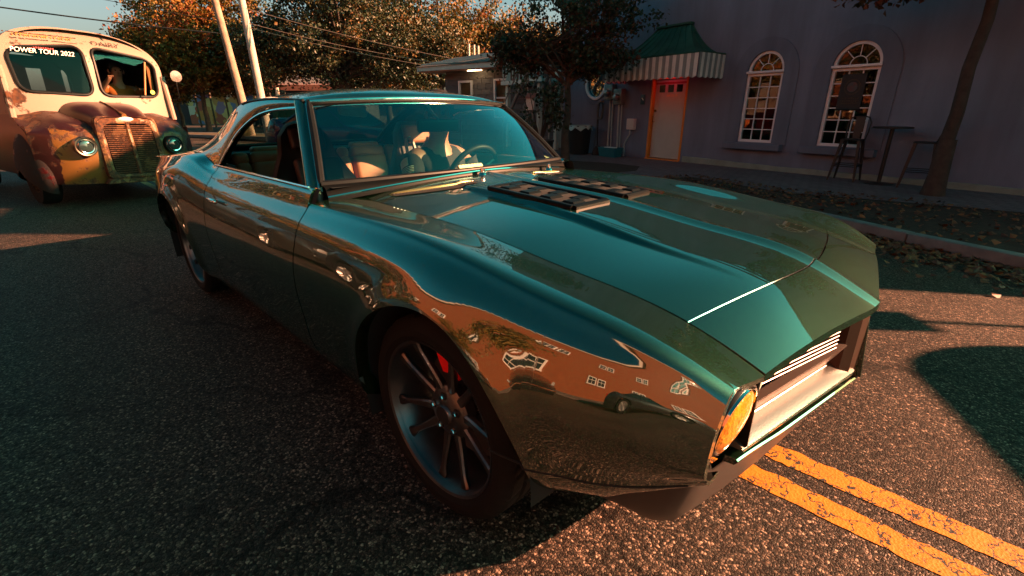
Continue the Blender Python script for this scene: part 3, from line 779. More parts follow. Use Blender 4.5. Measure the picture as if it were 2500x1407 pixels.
# steering wheel
SWc = Vector((-1.235, .37, .845)); ax = Vector((-.88, 0, .47)).normalized(); e1 = Vector((0, 1, 0)); e2 = ax.cross(e1)
MB().tube([SWc+(e1*math.cos(a)+e2*math.sin(a))*.178 for a in [2*math.pi*i/40 for i in range(41)]], .0155, 10).build('steering_wheel', mat('wheel_leather', (.03, .028, .026), .5), CAR, True)
m = MB()
for a in (R(-30), R(90), R(210)): m.tube([SWc-ax*.02, SWc+(e1*math.cos(a)+e2*math.sin(a))*.175], .010, 8)
m.build('steering_spokes', BRUSHED, CAR, True)
MB().tube([SWc, SWc-ax*.25], .03, 10).build('steering_column', BLACK, CAR, True)
# interior mirror
MC = Vector((-1.085, .018, 1.128)); md = Vector((.0, 1, .0)); 
MI = rbox('interior_mirror', MC, (.028, .232, .062), mat('mirror_back', (.028, .03, .03), .42), CAR, .013, 4, rz=R(-14))
MB().tube([MC+Vector((.012, -.005, .03)), (-1.10, .0, 1.185), (-1.135, -.012, 1.235)], [.007, .0075, .009], 8).build('mirror_arm', BRUSHED, MI, True)
rbox('mirror_mount', (-1.142, -.014, 1.238), (.03, .06, .008), CHROME, MI, .003)
# stickers
m = MB(); GY = mat('pale_green_vinyl', (.62, .74, .38), .5)
for k in range(8):
    t = .005+.028*k; o = .012
    def wq(tt, v): p = ws_pt(tt, v); return (p[0]+.0035, p[1], p[2]+.0035)
    t0 = -.15+.0245*k
    m.add([wq(t0, .028), wq(t0+.021, .028), wq(t0+.027, .052), wq(t0+.022, .070), wq(t0+.004, .070), wq(t0-.004, .050)], [(0, 1, 2, 3, 4, 5)])
m.build('windscreen_sticker', GY, CAR)
def wq2(tt, v): p = ws_pt(tt, v); return (p[0]-.012, p[1], p[2]-.012)
MB().add([wq2(.86, .06), wq2(.95, .03), wq2(.955, .05), wq2(.865, .115)], [(0, 1, 2, 3)]).build('inspection_sticker', mat('cream_paper', (.8, .72, .45), .6), CAR)
# ================================================================== GROUND
def asphalt_mat():
    m, nt, b = nodes('asphalt')
    tc = N(nt, 'ShaderNodeTexCoord')
    vo = N(nt, 'ShaderNodeTexVoronoi', i_Scale=120.0, i_Randomness=1.0); nt.links.new(tc.outputs['Object'], vo.inputs['Vector'])
    ed = N(nt, 'ShaderNodeTexVoronoi', feature='DISTANCE_TO_EDGE', i_Scale=120.0); nt.links.new(tc.outputs['Object'], ed.inputs['Vector'])
    sep = N(nt, 'ShaderNodeSeparateColor'); nt.links.new(vo.outputs['Color'], sep.inputs[0])
    rp = N(nt, 'ShaderNodeValToRGB'); e = rp.color_ramp.elements
    e[0].position = .0; e[0].color = (.012, .0115, .011, 1); e[1].position = 1; e[1].color = (.52, .385, .305, 1)
    for p, c in ((.35, (.036, .030, .026, 1)), (.7, (.105, .080, .065, 1)), (.9, (.24, .18, .145, 1))):
        k = rp.color_ramp.elements.new(p); k.color = c
    nt.links.new(sep.outputs[0], rp.inputs[0])
    er = N(nt, 'ShaderNodeValToRGB'); er.color_ramp.elements[0].position = .0; er.color_ramp.elements[1].position = .22
    er.color_ramp.elements[0].color = (.12, .12, .12, 1); nt.links.new(ed.outputs['Distance'], er.inputs[0])
    mx = N(nt, 'ShaderNodeMix', data_type='RGBA', blend_type='MULTIPLY'); mx.inputs[0].default_value = 1
    nt.links.new(rp.outputs[0], mx.inputs[6]); nt.links.new(er.outputs[0], mx.inputs[7])
    # wear, oil spots
    nz = N(nt, 'ShaderNodeTexNoise', i_Scale=0.9, i_Detail=6.0); nt.links.new(tc.outputs['Object'], nz.inputs['Vector'])
    r2 = N(nt, 'ShaderNodeValToRGB'); r2.color_ramp.elements[0].position = .25; r2.color_ramp.elements[0].color = (.62, .60, .58, 1); r2.color_ramp.elements[1].position = .7; r2.color_ramp.elements[1].color = (1.0, .98, .95, 1)
    nt.links.new(nz.outputs['Fac'], r2.inputs[0])
    m2 = N(nt, 'ShaderNodeMix', data_type='RGBA', blend_type='MULTIPLY'); m2.inputs[0].default_value = 1
    nt.links.new(mx.outputs[2], m2.inputs[6]); nt.links.new(r2.outputs[0], m2.inputs[7])
    sp = N(nt, 'ShaderNodeTexVoronoi', i_Scale=1.7); nt.links.new(tc.outputs['Object'], sp.inputs['Vector'])
    r3 = N(nt, 'ShaderNodeValToRGB'); r3.color_ramp.elements[0].position = .05; r3.color_ramp.elements[0].color = (.45, .45, .45, 1); r3.color_ramp.elements[1].position = .09
    nt.links.new(sp.outputs['Distance'], r3.inputs[0])
    m3 = N(nt, 'ShaderNodeMix', data_type='RGBA', blend_type='MULTIPLY'); m3.inputs[0].default_value = 1
    nt.links.new(m2.outputs[2], m3.inputs[6]); nt.links.new(r3.outputs[0], m3.inputs[7])
    cn = N(nt, 'ShaderNodeTexNoise', i_Scale=2.2, i_Detail=5.0); nt.links.new(tc.outputs['Object'], cn.inputs['Vector'])
    cv = N(nt, 'ShaderNodeMix', data_type='RGBA', blend_type='LINEAR_LIGHT'); cv.inputs[0].default_value = .35; nt.links.new(tc.outputs['Object'], cv.inputs[6]); nt.links.new(cn.outputs['Color'], cv.inputs[7])
    ck = N(nt, 'ShaderNodeTexVoronoi', feature='DISTANCE_TO_EDGE', i_Scale=.55); nt.links.new(cv.outputs[2], ck.inputs['Vector'])
    cr = N(nt, 'ShaderNodeValToRGB'); cr.color_ramp.elements[0].position = .004; cr.color_ramp.elements[0].color = (.25, .25, .25, 1); cr.color_ramp.elements[1].position = .011; nt.links.new(ck.outputs['Distance'], cr.inputs[0])
    m4 = N(nt, 'ShaderNodeMix', data_type='RGBA', blend_type='MULTIPLY'); m4.inputs[0].default_value = 1
    nt.links.new(m3.outputs[2], m4.inputs[6]); nt.links.new(cr.outputs[0], m4.inputs[7])
    # tyre-polished lanes and patches
    ln = N(nt, 'ShaderNodeTexNoise', i_Scale=.35, i_Detail=3.0); lm = N(nt, 'ShaderNodeMapping'); lm.inputs['Scale'].default_value = (.25, 2.2, 1); nt.links.new(tc.outputs['Object'], lm.inputs[0]); nt.links.new(lm.outputs[0], ln.inputs['Vector'])
    lr = N(nt, 'ShaderNodeMapRange'); lr.inputs[1].default_value = .3; lr.inputs[2].default_value = .7; lr.inputs[3].default_value = .62; lr.inputs[4].default_value = 1.15; nt.links.new(ln.outputs['Fac'], lr.inputs[0])
    m5 = N(nt, 'ShaderNodeMix', data_type='RGBA', blend_type='MULTIPLY'); m5.inputs[0].default_value = 1
    nt.links.new(m4.outputs[2], m5.inputs[6]); nt.links.new(lr.outputs[0], m5.inputs[7])
    nt.links.new(m5.outputs[2], b.inputs['Base Color'])
    b.inputs['Specular IOR Level'].default_value = .22
    rr = N(nt, 'ShaderNodeMapRange'); rr.inputs[3].default_value = .5; rr.inputs[4].default_value = .85
    nt.links.new(sep.outputs[1], rr.inputs[0]); nt.links.new(rr.outputs[0], b.inputs['Roughness'])
    ad = N(nt, 'ShaderNodeMath', operation='MULTIPLY_ADD'); ad.inputs[1].default_value = 1.2
    mi = N(nt, 'ShaderNodeMath', operation='MINIMUM'); mi.inputs[1].default_value = .28
    nt.links.new(ed.outputs['Distance'], mi.inputs[0]); nt.links.new(mi.outputs[0], ad.inputs[0]); nt.links.new(sep.outputs[2], ad.inputs[2])
    sc = N(nt, 'ShaderNodeMath', operation='MULTIPLY'); sc.inputs[1].default_value = 1.0; nt.links.new(ad.outputs[0], sc.inputs[0])
    bp = N(nt, 'ShaderNodeBump', i_Strength=.9, i_Distance=.004); nt.links.new(sc.outputs[0], bp.inputs['Height']); nt.links.new(bp.outputs[0], b.inputs['Normal'])
    return m
ASPHALT = asphalt_mat()
KX = [-70, -20, -8, -3.2, -1.7, -.55, .62, 1.41, 3.0, 6.0, 14, 60]
KY = [6.9, 6.7, 6.5, 6.25, 5.92, 5.33, 4.69, 4.36, 4.02, 3.9, 3.9, 3.9]
kerb_y = spline(KX, KY)
def road_z(x, y):
    k = kerb_y(x) if x < 14 else 3.9
    return -.105*(1-sstep((k-y)/3.0)) if y > k-3.0 else 0.0
xs = [-120, -90, -70]+[-60+2*i for i in range(24)]+[-12+.25*i for i in range(72)]+[6+2*i for i in range(15)]+[60, 90]
vs = []; fs = []; nv = 0
for x in xs:
    k = kerb_y(max(-70, min(14, x)))
    col = [k+.05, k-.15, k-.4, k-.7, k-1.0, k-1.4, k-1.8, k-2.2, k-2.6, k-3.0, k-4, -2, -6, -20, -60]
    nv = len(col)
    vs += [(x, y, road_z(max(-70, min(14, x)), y) if y < k else -.105) for y in col]
for i in range(len(xs)-1):
    for j in range(nv-1): fs.append((i*nv+j, i*nv+j+1, (i+1)*nv+j+1, (i+1)*nv+j))
tag(mobj('road', vs, fs, ASPHALT, None, True), kind='structure')
# verge of mulch behind the kerb
MULCH = mat('mulch', (.040, .024, .014), .95, col2=(.012, .008, .006), vscale=9, bump=.9, bscale=45)
vs = []; fs = []
for x in xs:
    k = kerb_y(max(-70, min(14, x))); vs += [(x, k+.12, -.012), (x, 7.4, -.004), (x, 60, -.004), (x, 160, -.004)]
for i in range(len(xs)-1):
    for j in range(3): fs.append((i*4+j, i*4+j+1, i*4+5+j, i*4+4+j))
tag(mobj('verge_ground', vs, fs, MULCH), kind='structure')
def pave_mat():
    m, nt, b = nodes('brick_paving'); tc = N(nt, 'ShaderNodeTexCoord')
    mp = N(nt, 'ShaderNodeMapping'); mp.inputs['Rotation'].default_value = (0, 0, R(33)); nt.links.new(tc.outputs['Object'], mp.inputs[0])
    br = N(nt, 'ShaderNodeTexBrick', i_Scale=1.0); br.inputs['Brick Width'].default_value = .21; br.inputs['Row Height'].default_value = .105
    br.inputs['Mortar Size'].default_value = .008; br.inputs['Color1'].default_value = (.115, .085, .095, 1); br.inputs['Color2'].default_value = (.165, .125, .135, 1); br.inputs['Mortar'].default_value = (.03, .028, .03, 1)
    nt.links.new(mp.outputs[0], br.inputs['Vector']); nt.links.new(br.outputs['Color'], b.inputs['Base Color']); b.inputs['Roughness'].default_value = .8
    bp = N(nt, 'ShaderNodeBump', i_Strength=.6, i_Distance=.01, invert=True); nt.links.new(br.outputs['Fac'], bp.inputs['Height']); nt.links.new(bp.outputs[0], b.inputs['Normal'])
    return m
ev = lin([-30, -8, -5, -3.6, -3.0, -1.25, -.2, 1.46, 12], [7.1, 6.9, 6.55, 6.6, 7.5, 6.75, 6.9, 7.1, 7.2])
vs = []; fs = []; px = [-30, -20, -12]+[-9+.3*i for i in range(40)]+[4, 8, 12]
for x in px: vs += [(x, ev(x), .003), (x, 9.0, .003), (x, 15, .003)]
for i in range(len(px)-1):
    for j in range(2): fs.append((i*3+j, i*3+j+1, i*3+4+j, i*3+3+j))
tag(mobj('sidewalk', vs, fs, pave_mat()), kind='structure')
bed = [(-7.9, 7.5), (-7.0, 8.35), (-5.6, 8.6), (-4.7, 8.45), (-4.3, 7.6), (-4.6, 6.55), (-6.2, 6.3), (-7.6, 6.6)]
tag(mobj('planting_bed', [(x, y, .008) for x, y in bed], [tuple(range(len(bed)))], MULCH), kind='structure')
# kerb of separate stones
KERB = tag(bpy.data.objects.new('kerb', None), kind='structure'); COL.objects.link(KERB)
CONC = mat('kerb_concrete', (.19, .20, .20), .85, var=.45, vscale=5, bump=.3, bscale=60)
x = -12.0
while x < 13:
    x2 = x+.9; y1, y2 = kerb_y(x), kerb_y(x2); a = math.atan2(y2-y1, x2-x); L = math.hypot(x2-x, y2-y1)-.008
    MB().box(((x+x2)/2, (y1+y2)/2+.07, -.065), (L, .145, .15+random.uniform(-.004, .004)), a).build('kerb_stone', CONC, KERB, bevel=.012, seg=2, smooth=True)
    x = x2
# double yellow line
def yellow_mat():
    m, nt, b = nodes('worn_yellow_paint'); tc = N(nt, 'ShaderNodeTexCoord')
    nz = N(nt, 'ShaderNodeTexNoise', i_Scale=22.0, i_Detail=3.0); nt.links.new(tc.outputs['Object'], nz.inputs['Vector'])
    va = N(nt, 'ShaderNodeMix', data_type='RGBA', blend_type='LINEAR_LIGHT'); va.inputs[0].default_value = .06
    nt.links.new(tc.outputs['Object'], va.inputs[6]); nt.links.new(nz.outputs['Color'], va.inputs[7])
    mp = N(nt, 'ShaderNodeMapping'); mp.inputs['Scale'].default_value = (1, .7, 1); nt.links.new(va.outputs[2], mp.inputs[0])
    v1 = N(nt, 'ShaderNodeTexVoronoi', feature='DISTANCE_TO_EDGE', i_Scale=8.5); nt.links.new(mp.outputs[0], v1.inputs['Vector'])
    v2 = N(nt, 'ShaderNodeTexVoronoi', feature='DISTANCE_TO_EDGE', i_Scale=30.0); nt.links.new(va.outputs[2], v2.inputs['Vector'])
    n2 = N(nt, 'ShaderNodeTexNoise', i_Scale=5.0, i_Detail=4.0); nt.links.new(tc.outputs['Object'], n2.inputs['Vector'])
    l1 = N(nt, 'ShaderNodeMath', operation='LESS_THAN'); l1.inputs[1].default_value = .022; nt.links.new(v1.outputs['Distance'], l1.inputs[0])
    th = N(nt, 'ShaderNodeMapRange'); th.inputs[1].default_value = .54; th.inputs[2].default_value = .74; th.inputs[3].default_value = 0; th.inputs[4].default_value = .13
    nt.links.new(n2.outputs['Fac'], th.inputs[0])
    l2 = N(nt, 'ShaderNodeMath', operation='LESS_THAN'); nt.links.new(v2.outputs['Distance'], l2.inputs[0]); nt.links.new(th.outputs[0], l2.inputs[1])
    n3 = N(nt, 'ShaderNodeTexNoise', i_Scale=70.0, i_Detail=2.0); nt.links.new(tc.outputs['Object'], n3.inputs['Vector'])
    l3 = N(nt, 'ShaderNodeMath', operation='GREATER_THAN'); l3.inputs[1].default_value = .76; nt.links.new(n3.outputs['Fac'], l3.inputs[0])
    mxx = N(nt, 'ShaderNodeMath', operation='MAXIMUM'); nt.links.new(l1.outputs[0], mxx.inputs[0]); nt.links.new(l2.outputs[0], mxx.inputs[1])
    mxy = N(nt, 'ShaderNodeMath', operation='MAXIMUM'); nt.links.new(mxx.outputs[0], mxy.inputs[0]); nt.links.new(l3.outputs[0], mxy.inputs[1])
    cm = N(nt, 'ShaderNodeMix', data_type='RGBA'); cm.inputs[6].default_value = (.60, .215, .006, 1); cm.inputs[7].default_value = (.022, .018, .015, 1)
    nt.links.new(mxy.outputs[0], cm.inputs[0])
    sh = N(nt, 'ShaderNodeTexNoise', i_Scale=14.0, i_Detail=5.0); nt.links.new(tc.outputs['Object'], sh.inputs['Vector'])
    sr = N(nt, 'ShaderNodeMapRange'); sr.inputs[3].default_value = .72; sr.inputs[4].default_value = 1.12; nt.links.new(sh.outputs['Fac'], sr.inputs[0])
    mm = N(nt, 'ShaderNodeMix', data_type='RGBA', blend_type='MULTIPLY'); mm.inputs[0].default_value = 1
    nt.links.new(cm.outputs[2], mm.inputs[6]); nt.links.new(sr.outputs[0], mm.inputs[7]); nt.links.new(mm.outputs[2], b.inputs['Base Color'])
    b.inputs['Roughness'].default_value = .62
    inv = N(nt, 'ShaderNodeMath', operation='SUBTRACT'); inv.inputs[0].default_value = 1; nt.links.new(mxy.outputs[0], inv.inputs[1])
    bp = N(nt, 'ShaderNodeBump', i_Strength=.6, i_Distance=.004); nt.links.new(inv.outputs[0], bp.inputs['Height'])
    v9 = N(nt, 'ShaderNodeTexVoronoi', i_Scale=120.0); nt.links.new(tc.outputs['Object'], v9.inputs['Vector'])
    b2 = N(nt, 'ShaderNodeBump', i_Strength=.35, i_Distance=.003); nt.links.new(v9.outputs['Distance'], b2.inputs['Height']); nt.links.new(bp.outputs[0], b2.inputs['Normal'])
    nt.links.new(b2.outputs[0], b.inputs['Normal'])
    return m
YEL = yellow_mat()
for (ya, yb) in ((-.066, .034), (.112, .212)):
    vs = []; n = 2600
    for i in range(n+1):
        x = -40+56*i/n if i < 100 else lerp(-33.8, 16, (i-100)/(n-100))
        dx = lambda s: noise.noise(Vector((x*14, s, 0)))*.007+noise.noise(Vector((x*55, s+5, 0)))*.006+noise.noise(Vector((x*140, s+9, 0)))*.003
        vs += [(x, ya+dx(0), .002), (x, yb+dx(9), .002)]
    tag(mobj('yellow_line', vs, [(2*i, 2*i+2, 2*i+3, 2*i+1) for i in range(n)], YEL), kind='structure')
# fallen leaves in the gutter and on the mulch
def leaf_mat(name, stops, rough=.6, trans=.25):
    m, nt, b = nodes(name); at = N(nt, 'ShaderNodeAttribute', attribute_name='tone')
    rp = N(nt, 'ShaderNodeValToRGB'); el = rp.color_ramp.elements
    el[0].position = stops[0][0]; el[0].color = (*stops[0][1], 1); el[1].position = stops[-1][0]; el[1].color = (*stops[-1][1], 1)
    for p, c in stops[1:-1]: k = el.new(p); k.color = (*c, 1)
    nt.links.new(at.outputs['Fac'], rp.inputs[0]); nt.links.new(rp.outputs[0], b.inputs['Base Color']); b.inputs['Roughness'].default_value = rough
    if trans:
        ts = N(nt, 'ShaderNodeBsdfTranslucent'); nt.links.new(rp.outputs[0], ts.inputs[0])
        mx = N(nt, 'ShaderNodeMixShader'); mx.inputs[0].default_value = trans
        nt.links.new(b.outputs[0], mx.inputs[1]); nt.links.new(ts.outputs[0], mx.inputs[2]); nt.links.new(mx.outputs[0], nt.nodes['Material Output'].inputs[0])
    return m
LEAF_FALL = leaf_mat('fallen_leaf', [(0, (.045, .016, .007)), (.5, (.11, .035, .012)), (.8, (.20, .085, .02)), (1, (.07, .045, .02))], .65, 0)
def leaf_stuff(name, pts, mt, parent=None, kind=None, size=(.03, .06), up=True, rnd=random):
    vs = []; fs = []; tone = []
    for p in pts:
        s = rnd.uniform(*size); a = rnd.uniform(0, 6.28)
        if up: nrm = Vector((rnd.gauss(0, .35), rnd.gauss(0, .35), 1)).normalized()
        else:
            nrm = Vector((rnd.gauss(0, 1), rnd.gauss(0, 1), rnd.gauss(0, 1)+.4)).normalized()
        t = nrm.orthogonal().normalized(); t = Matrix.Rotation(a, 3, nrm) @ t; bb = nrm.cross(t)
        P = Vector(p[:3]); i = len(vs); w = s*.42; cu = nrm*s*.16
        vs += [P-t*s*.5, P+bb*w-cu+t*s*.05, P+t*s*.55, P-bb*w-cu+t*s*.05]; fs.append((i, i+1, i+2, i+3)); tone.append(p[3] if len(p) > 3 else rnd.random())
    o = mobj(name, vs, fs, mt, parent)
    at = o.data.attributes.new('tone', 'FLOAT', 'FACE'); at.data.foreach_set('value', tone)
    if kind: o['kind'] = kind
    return o
rl = random.Random(3); pts = []
for i in range(4200):
    x = rl.uniform(-2.5, 6.5); k = kerb_y(x); d = abs(rl.gauss(0, .42)); y = k-.02-d
    pts.append((x, y, road_z(x, y)+.012+rl.random()*.02))
for i in range(3000):
    x = rl.uniform(-8, 6); k = kerb_y(x); y = rl.uniform(k+.15, min(k+2.6, ev(x)+.4)); pts.append((x, y, .012+rl.random()*.015))
for i in range(60):
    x = rl.uniform(-1, 6); y = rl.uniform(1.8, 4); pts.append((x, y, road_z(x, y)+.008))
tag(leaf_stuff('fallen_leaves', [(p[0], p[1], p[2]) for p in pts], LEAF_FALL, rnd=rl, size=(.025, .085)), 'brown fallen leaves lying in the gutter and over the mulch', 'leaves', kind='stuff')
# ================================================================== STUCCO BUILDING
BLD = empty('stucco_building', (-.831, 9.354, 0), R(-11.5), 'lavender stucco building with arched windows, oval window and striped canopy over the door', 'building')
def stucco_mat(name, c):
    m, nt, b = nodes(name); tc = N(nt, 'ShaderNodeTexCoord')
    mp = N(nt, 'ShaderNodeMapping'); mp.inputs['Scale'].default_value = (2.4, 2.4, .35); nt.links.new(tc.outputs['Object'], mp.inputs[0])
    n1 = N(nt, 'ShaderNodeTexNoise', i_Scale=1.0, i_Detail=7.0, i_Roughness=.62); nt.links.new(mp.outputs[0], n1.inputs['Vector'])
    n2 = N(nt, 'ShaderNodeTexNoise', i_Scale=.7, i_Detail=4.0); nt.links.new(tc.outputs['Object'], n2.inputs['Vector'])
    r1 = N(nt, 'ShaderNodeMapRange'); r1.inputs[1].default_value = .3; r1.inputs[2].default_value = .7; r1.inputs[3].default_value = .78; r1.inputs[4].default_value = 1.1; nt.links.new(n1.outputs['Fac'], r1.inputs[0])
    r2 = N(nt, 'ShaderNodeMapRange'); r2.inputs[1].default_value = .3; r2.inputs[2].default_value = .7; r2.inputs[3].default_value = .82; r2.inputs[4].default_value = 1.1; nt.links.new(n2.outputs['Fac'], r2.inputs[0])
    mu = N(nt, 'ShaderNodeMath', operation='MULTIPLY'); nt.links.new(r1.outputs[0], mu.inputs[0]); nt.links.new(r2.outputs[0], mu.inputs[1])
    mx = N(nt, 'ShaderNodeMix', data_type='RGBA', blend_type='MULTIPLY'); mx.inputs[0].default_value = 1; mx.inputs[6].default_value = (*c, 1); nt.links.new(mu.outputs[0], mx.inputs[7]); nt.links.new(mx.outputs[2], b.inputs['Base Color'])
    b.inputs['Roughness'].default_value = .92
    n3 = N(nt, 'ShaderNodeTexNoise', i_Scale=60.0, i_Detail=4.0); nt.links.new(tc.outputs['Object'], n3.inputs['Vector'])
    bp = N(nt, 'ShaderNodeBump', i_Strength=.4, i_Distance=.01); nt.links.new(n3.outputs['Fac'], bp.inputs['Height']); nt.links.new(bp.outputs[0], b.inputs['Normal'])
    return m
STUCCO = stucco_mat('lavender_stucco', (.135, .178, .255))
STUCCO2 = stucco_mat('lavender_stucco_band', (.118, .156, .225))
PLINTH = mat('pale_green_plinth', (.22, .29, .26), .85, var=.35, vscale=3, bump=.3, bscale=30)
FRAMEW = mat('white_window_paint', (.66, .70, .74), .45, var=.12, vscale=10)
PANE = glass('window_pane', (.55, .58, .55), 1.52, 1.7)
ROOM = mat('dark_room', (.03, .022, .017), .9, var=.6, vscale=2)
H_B = 5.1; U0, U1 = -8.4, 7.45
OPEN = [(-7.31, -6.59, 1.57, 2.29, 'round'), (-4.90, -3.80, .02, 1.98, 'rect'), (-2.345, -1.58, .56, 1.96, 'arch'), (-.686, .103, .56, 1.96, 'arch')]
m = MB(); dep = .14
def strip(pts_lo, z1):
    # wall above a curve (list of (u,z))
    for (a, b) in zip(pts_lo, pts_lo[1:]): m.add([(a[0], 0, a[1]), (b[0], 0, b[1]), (b[0], 0, z1), (a[0], 0, z1)], [(0, 1, 2, 3)])
def reveal(pts):
    for (a, b) in zip(pts, pts[1:]): m.add([(a[0], 0, a[1]), (b[0], 0, b[1]), (b[0], dep, b[1]), (a[0], dep, a[1])], [(0, 1, 2, 3)])
cur = U0
for (ua, ub, za, zb, kd) in OPEN:
    strip([(cur, 0), (ua, 0)], H_B)
    if kd == 'round':
        r = (ub-ua)/2; c = (ua+ub)/2; zc = (za+zb)/2
        lo = [(c-r*math.cos(t), zc-r*math.sin(t)) for t in [math.pi*i/20 for i in range(21)]]; hi = [(p[0], 2*zc-p[1]) for p in lo]
        for (a, b) in zip(lo, lo[1:]): m.add([(a[0], 0, 0), (b[0], 0, 0), (b[0], 0, b[1]), (a[0], 0, a[1])], [(0, 1, 2, 3)])
        strip(hi, H_B); reveal(lo); reveal(hi)
    elif kd == 'rect':
        strip([(ua, zb), (ub, zb)], H_B); reveal([(ua, 0), (ua, zb), (ub, zb), (ub, 0)])
    else:
        r = (ub-ua)/2; c = (ua+ub)/2
        m.add([(ua, 0, 0), (ub, 0, 0), (ub, 0, za), (ua, 0, za)], [(0, 1, 2, 3)])
        hi = [(c-r*math.cos(t), zb+r*math.sin(t)) for t in [math.pi*i/20 for i in range(21)]]
        strip(hi, H_B); reveal([(ua, za)]+hi+[(ub, za), (ua, za)])
    cur = ub
strip([(cur, 0), (U1, 0)], H_B)
m.add([(U0, 0, 0), (U0, 7, 0), (U0, 7, H_B), (U0, 0, H_B), (U1, 0, 0), (U1, 7, 0), (U1, 7, H_B), (U1, 0, H_B)], [(0, 3, 2, 1), (4, 5, 6, 7), (3, 7, 6, 2), (1, 2, 6, 5)])
m.build('wall', STUCCO, BLD)
MB().box(((U0+5.9)/2, 3.5, H_B+.42), (5.9-U0, 6.96, .86)).build('shade_parapet', STUCCO, BLD)  # unseen taller block added to shade the road and truck at left
m2 = MB(); m2.box(((U0+5.9)/2, .14, H_B+.91), (5.9-U0+.16, .34, .12)); m2.box(((5.99+U1)/2, .14, H_B+.06), (U1-5.99, .34, .12)); m2.build('parapet_cap', STUCCO2, BLD, bevel=.015)
# plinth along the foot
pl = MB(); n = 60; vs = []
for i in range(n+1):
    u = lerp(-3.72, U1, i/n); h = .105+.04*sstep((-u-1.5)/2)+.012*noise.noise(Vector((u*2, 0, 0)))
    vs += [(u, -.028, -.02), (u, -.026, h-.015), (u, -.002, h)]
pl.add(vs, [(3*i+j, 3*i+3+j, 3*i+4+j, 3*i+1+j) for i in range(n) for j in range(2)]); pl.build('plinth', PLINTH, BLD, True, 40)
def room(ua, ub, za, zb, name='room_interior'):
    MB().add([(ua-.5, dep+.03, za-.4), (ub+.5, dep+.03, za-.4), (ub+.5, 2.2, za-.4), (ua-.5, 2.2, za-.4), (ua-.5, dep+.03, zb+.4), (ub+.5, dep+.03, zb+.4), (ub+.5, 2.2, zb+.4), (ua-.5, 2.2, zb+.4)], [(0, 1, 2, 3), (4, 7, 6, 5), (0, 3, 7, 4), (1, 5, 6, 2), (3, 2, 6, 7)]).build(name, ROOM, BLD)
def arch_window(ua, ub, za, zs, wset):
    c = (ua+ub)/2; r = (ub-ua)/2
    # surround band raised from the stucco
    ro, ri = r+.30, r+.005; b = MB(); vs = []; pts_i = [(c-ri, za-.02)]+[(c-ri*math.cos(t), zs+ri*math.sin(t)) for t in [math.pi*i/24 for i in range(25)]]+[(c+ri, za-.02)]
    pts_o = [(c-ro, za-.02)]+[(c-ro*math.cos(t), zs-.08+ro*1.05*math.sin(t)) for t in [math.pi*i/24 for i in range(25)]]+[(c+ro, za-.02)]
    for (pi, po) in zip(pts_i, pts_o): vs += [(po[0], -.002, po[1]), (po[0], -.022, po[1]), (pi[0], -.022, pi[1]), (pi[0], .02, pi[1])]
    b.add(vs, [(4*i+j, 4*i+4+j, 4*i+5+j, 4*i+1+j) for i in range(len(pts_i)-1) for j in range(3)]); b.build('window_surround', STUCCO2, BLD)
    w = MB().box((c, -.075, za-.085), (2*r+.52, .17, .13)).build('window_sill', STUCCO2, BLD, bevel=.012)
    fr = MB(); t = .052; y0, y1 = .02, .085
    def bar(u1, z1, u2, z2): fr.box(((u1+u2)/2, (y0+y1)/2, (z1+z2)/2), (abs(u2-u1), y1-y0, abs(z2-z1)))
    bar(ua, za, ua+t, zs); bar(ub-t, za, ub, zs); bar(ua+t, za, ub-t, za+t); bar(ua+t, zs-.085, ub-t, zs-.035)
    vs = []
    for i in range(25):
        a = math.pi*i/24; vs += [(c-r*math.cos(a), y0, zs+r*math.sin(a)), (c-(r-t)*math.cos(a), y0, zs+(r-t)*math.sin(a)), (c-(r-t)*math.cos(a), y1, zs+(r-t)*math.sin(a))]
    fr.add(vs, [(3*i+j, 3*i+3+j, 3*i+4+j, 3*i+1+j) for i in range(24) for j in range(2)])
    win = fr.build('window', FRAMEW, BLD, bevel=0)
    rail = MB().box((c, .0, zs-.012), (2*r+.02, .09, .045)).build('transom_rail', FRAMEW, win, bevel=.008)
    # sash grid 3 x 6
    gu0, gu1, gz0, gz1 = ua+t, ub-t, za+t, zs-.085; mb = MB(); y = .055
    for k in (1, 2): mb.box((lerp(gu0, gu1, k/3), y, (gz0+gz1)/2), (.016, .03, gz1-gz0))
    for k in range(1, 6): mb.box(((gu0+gu1)/2, y+.001, lerp(gz0, gz1, k/6)), (gu1-gu0, .028, .016))
    mb.build('muntin_grid', FRAMEW, win)
    pw, ph = (gu1-gu0)/3, (gz1-gz0)/6
    pm = None
    for i in range(3):
        for j in range(6):
            if pm is None:
                o = MB().add([(-pw/2, 0, -ph/2), (pw/2, 0, -ph/2), (pw/2, 0, ph/2), (-pw/2, 0, ph/2)], [(0, 1, 2, 3)]).build('window_pane', PANE, win); pm = o.data
            else:
                o = bpy.data.objects.new('window_pane', pm); COL.objects.link(o); o.parent = win
            o.location = (gu0+pw*(i+.5), .066, gz0+ph*(j+.5)); o.rotation_euler = (random.gauss(0, .012), 0, random.gauss(0, .012))
    fan = MB(); rr = r-t; r1 = .40*rr
    fan.tube([(c-r1*math.cos(a), .055, zs+.015+r1*math.sin(a)) for a in [math.pi*i/16 for i in range(17)]], .009, 6)
    for a in (R(48), R(90), R(132)): fan.tube([(c-r1*math.cos(a), .055, zs+.015+r1*math.sin(a)), (c-rr*math.cos(a), .055, zs+rr*math.sin(a))], .009, 6)
    fan.build('fan_muntin', FRAMEW, win)
    MB().add([(c-(rr+.01)*math.cos(a), .066, zs+(rr+.01)*math.sin(a)-.0) for a in [math.pi*i/24 for i in range(25)]], [tuple(range(25))]).build('fanlight_pane', PANE, win)
    room(ua, ub, za, zs+.4)
    return win
W1 = arch_window(-2.345, -1.58, .56, 1.96, 1); W2 = arch_window(-.686, .103, .56, 1.96, 2)
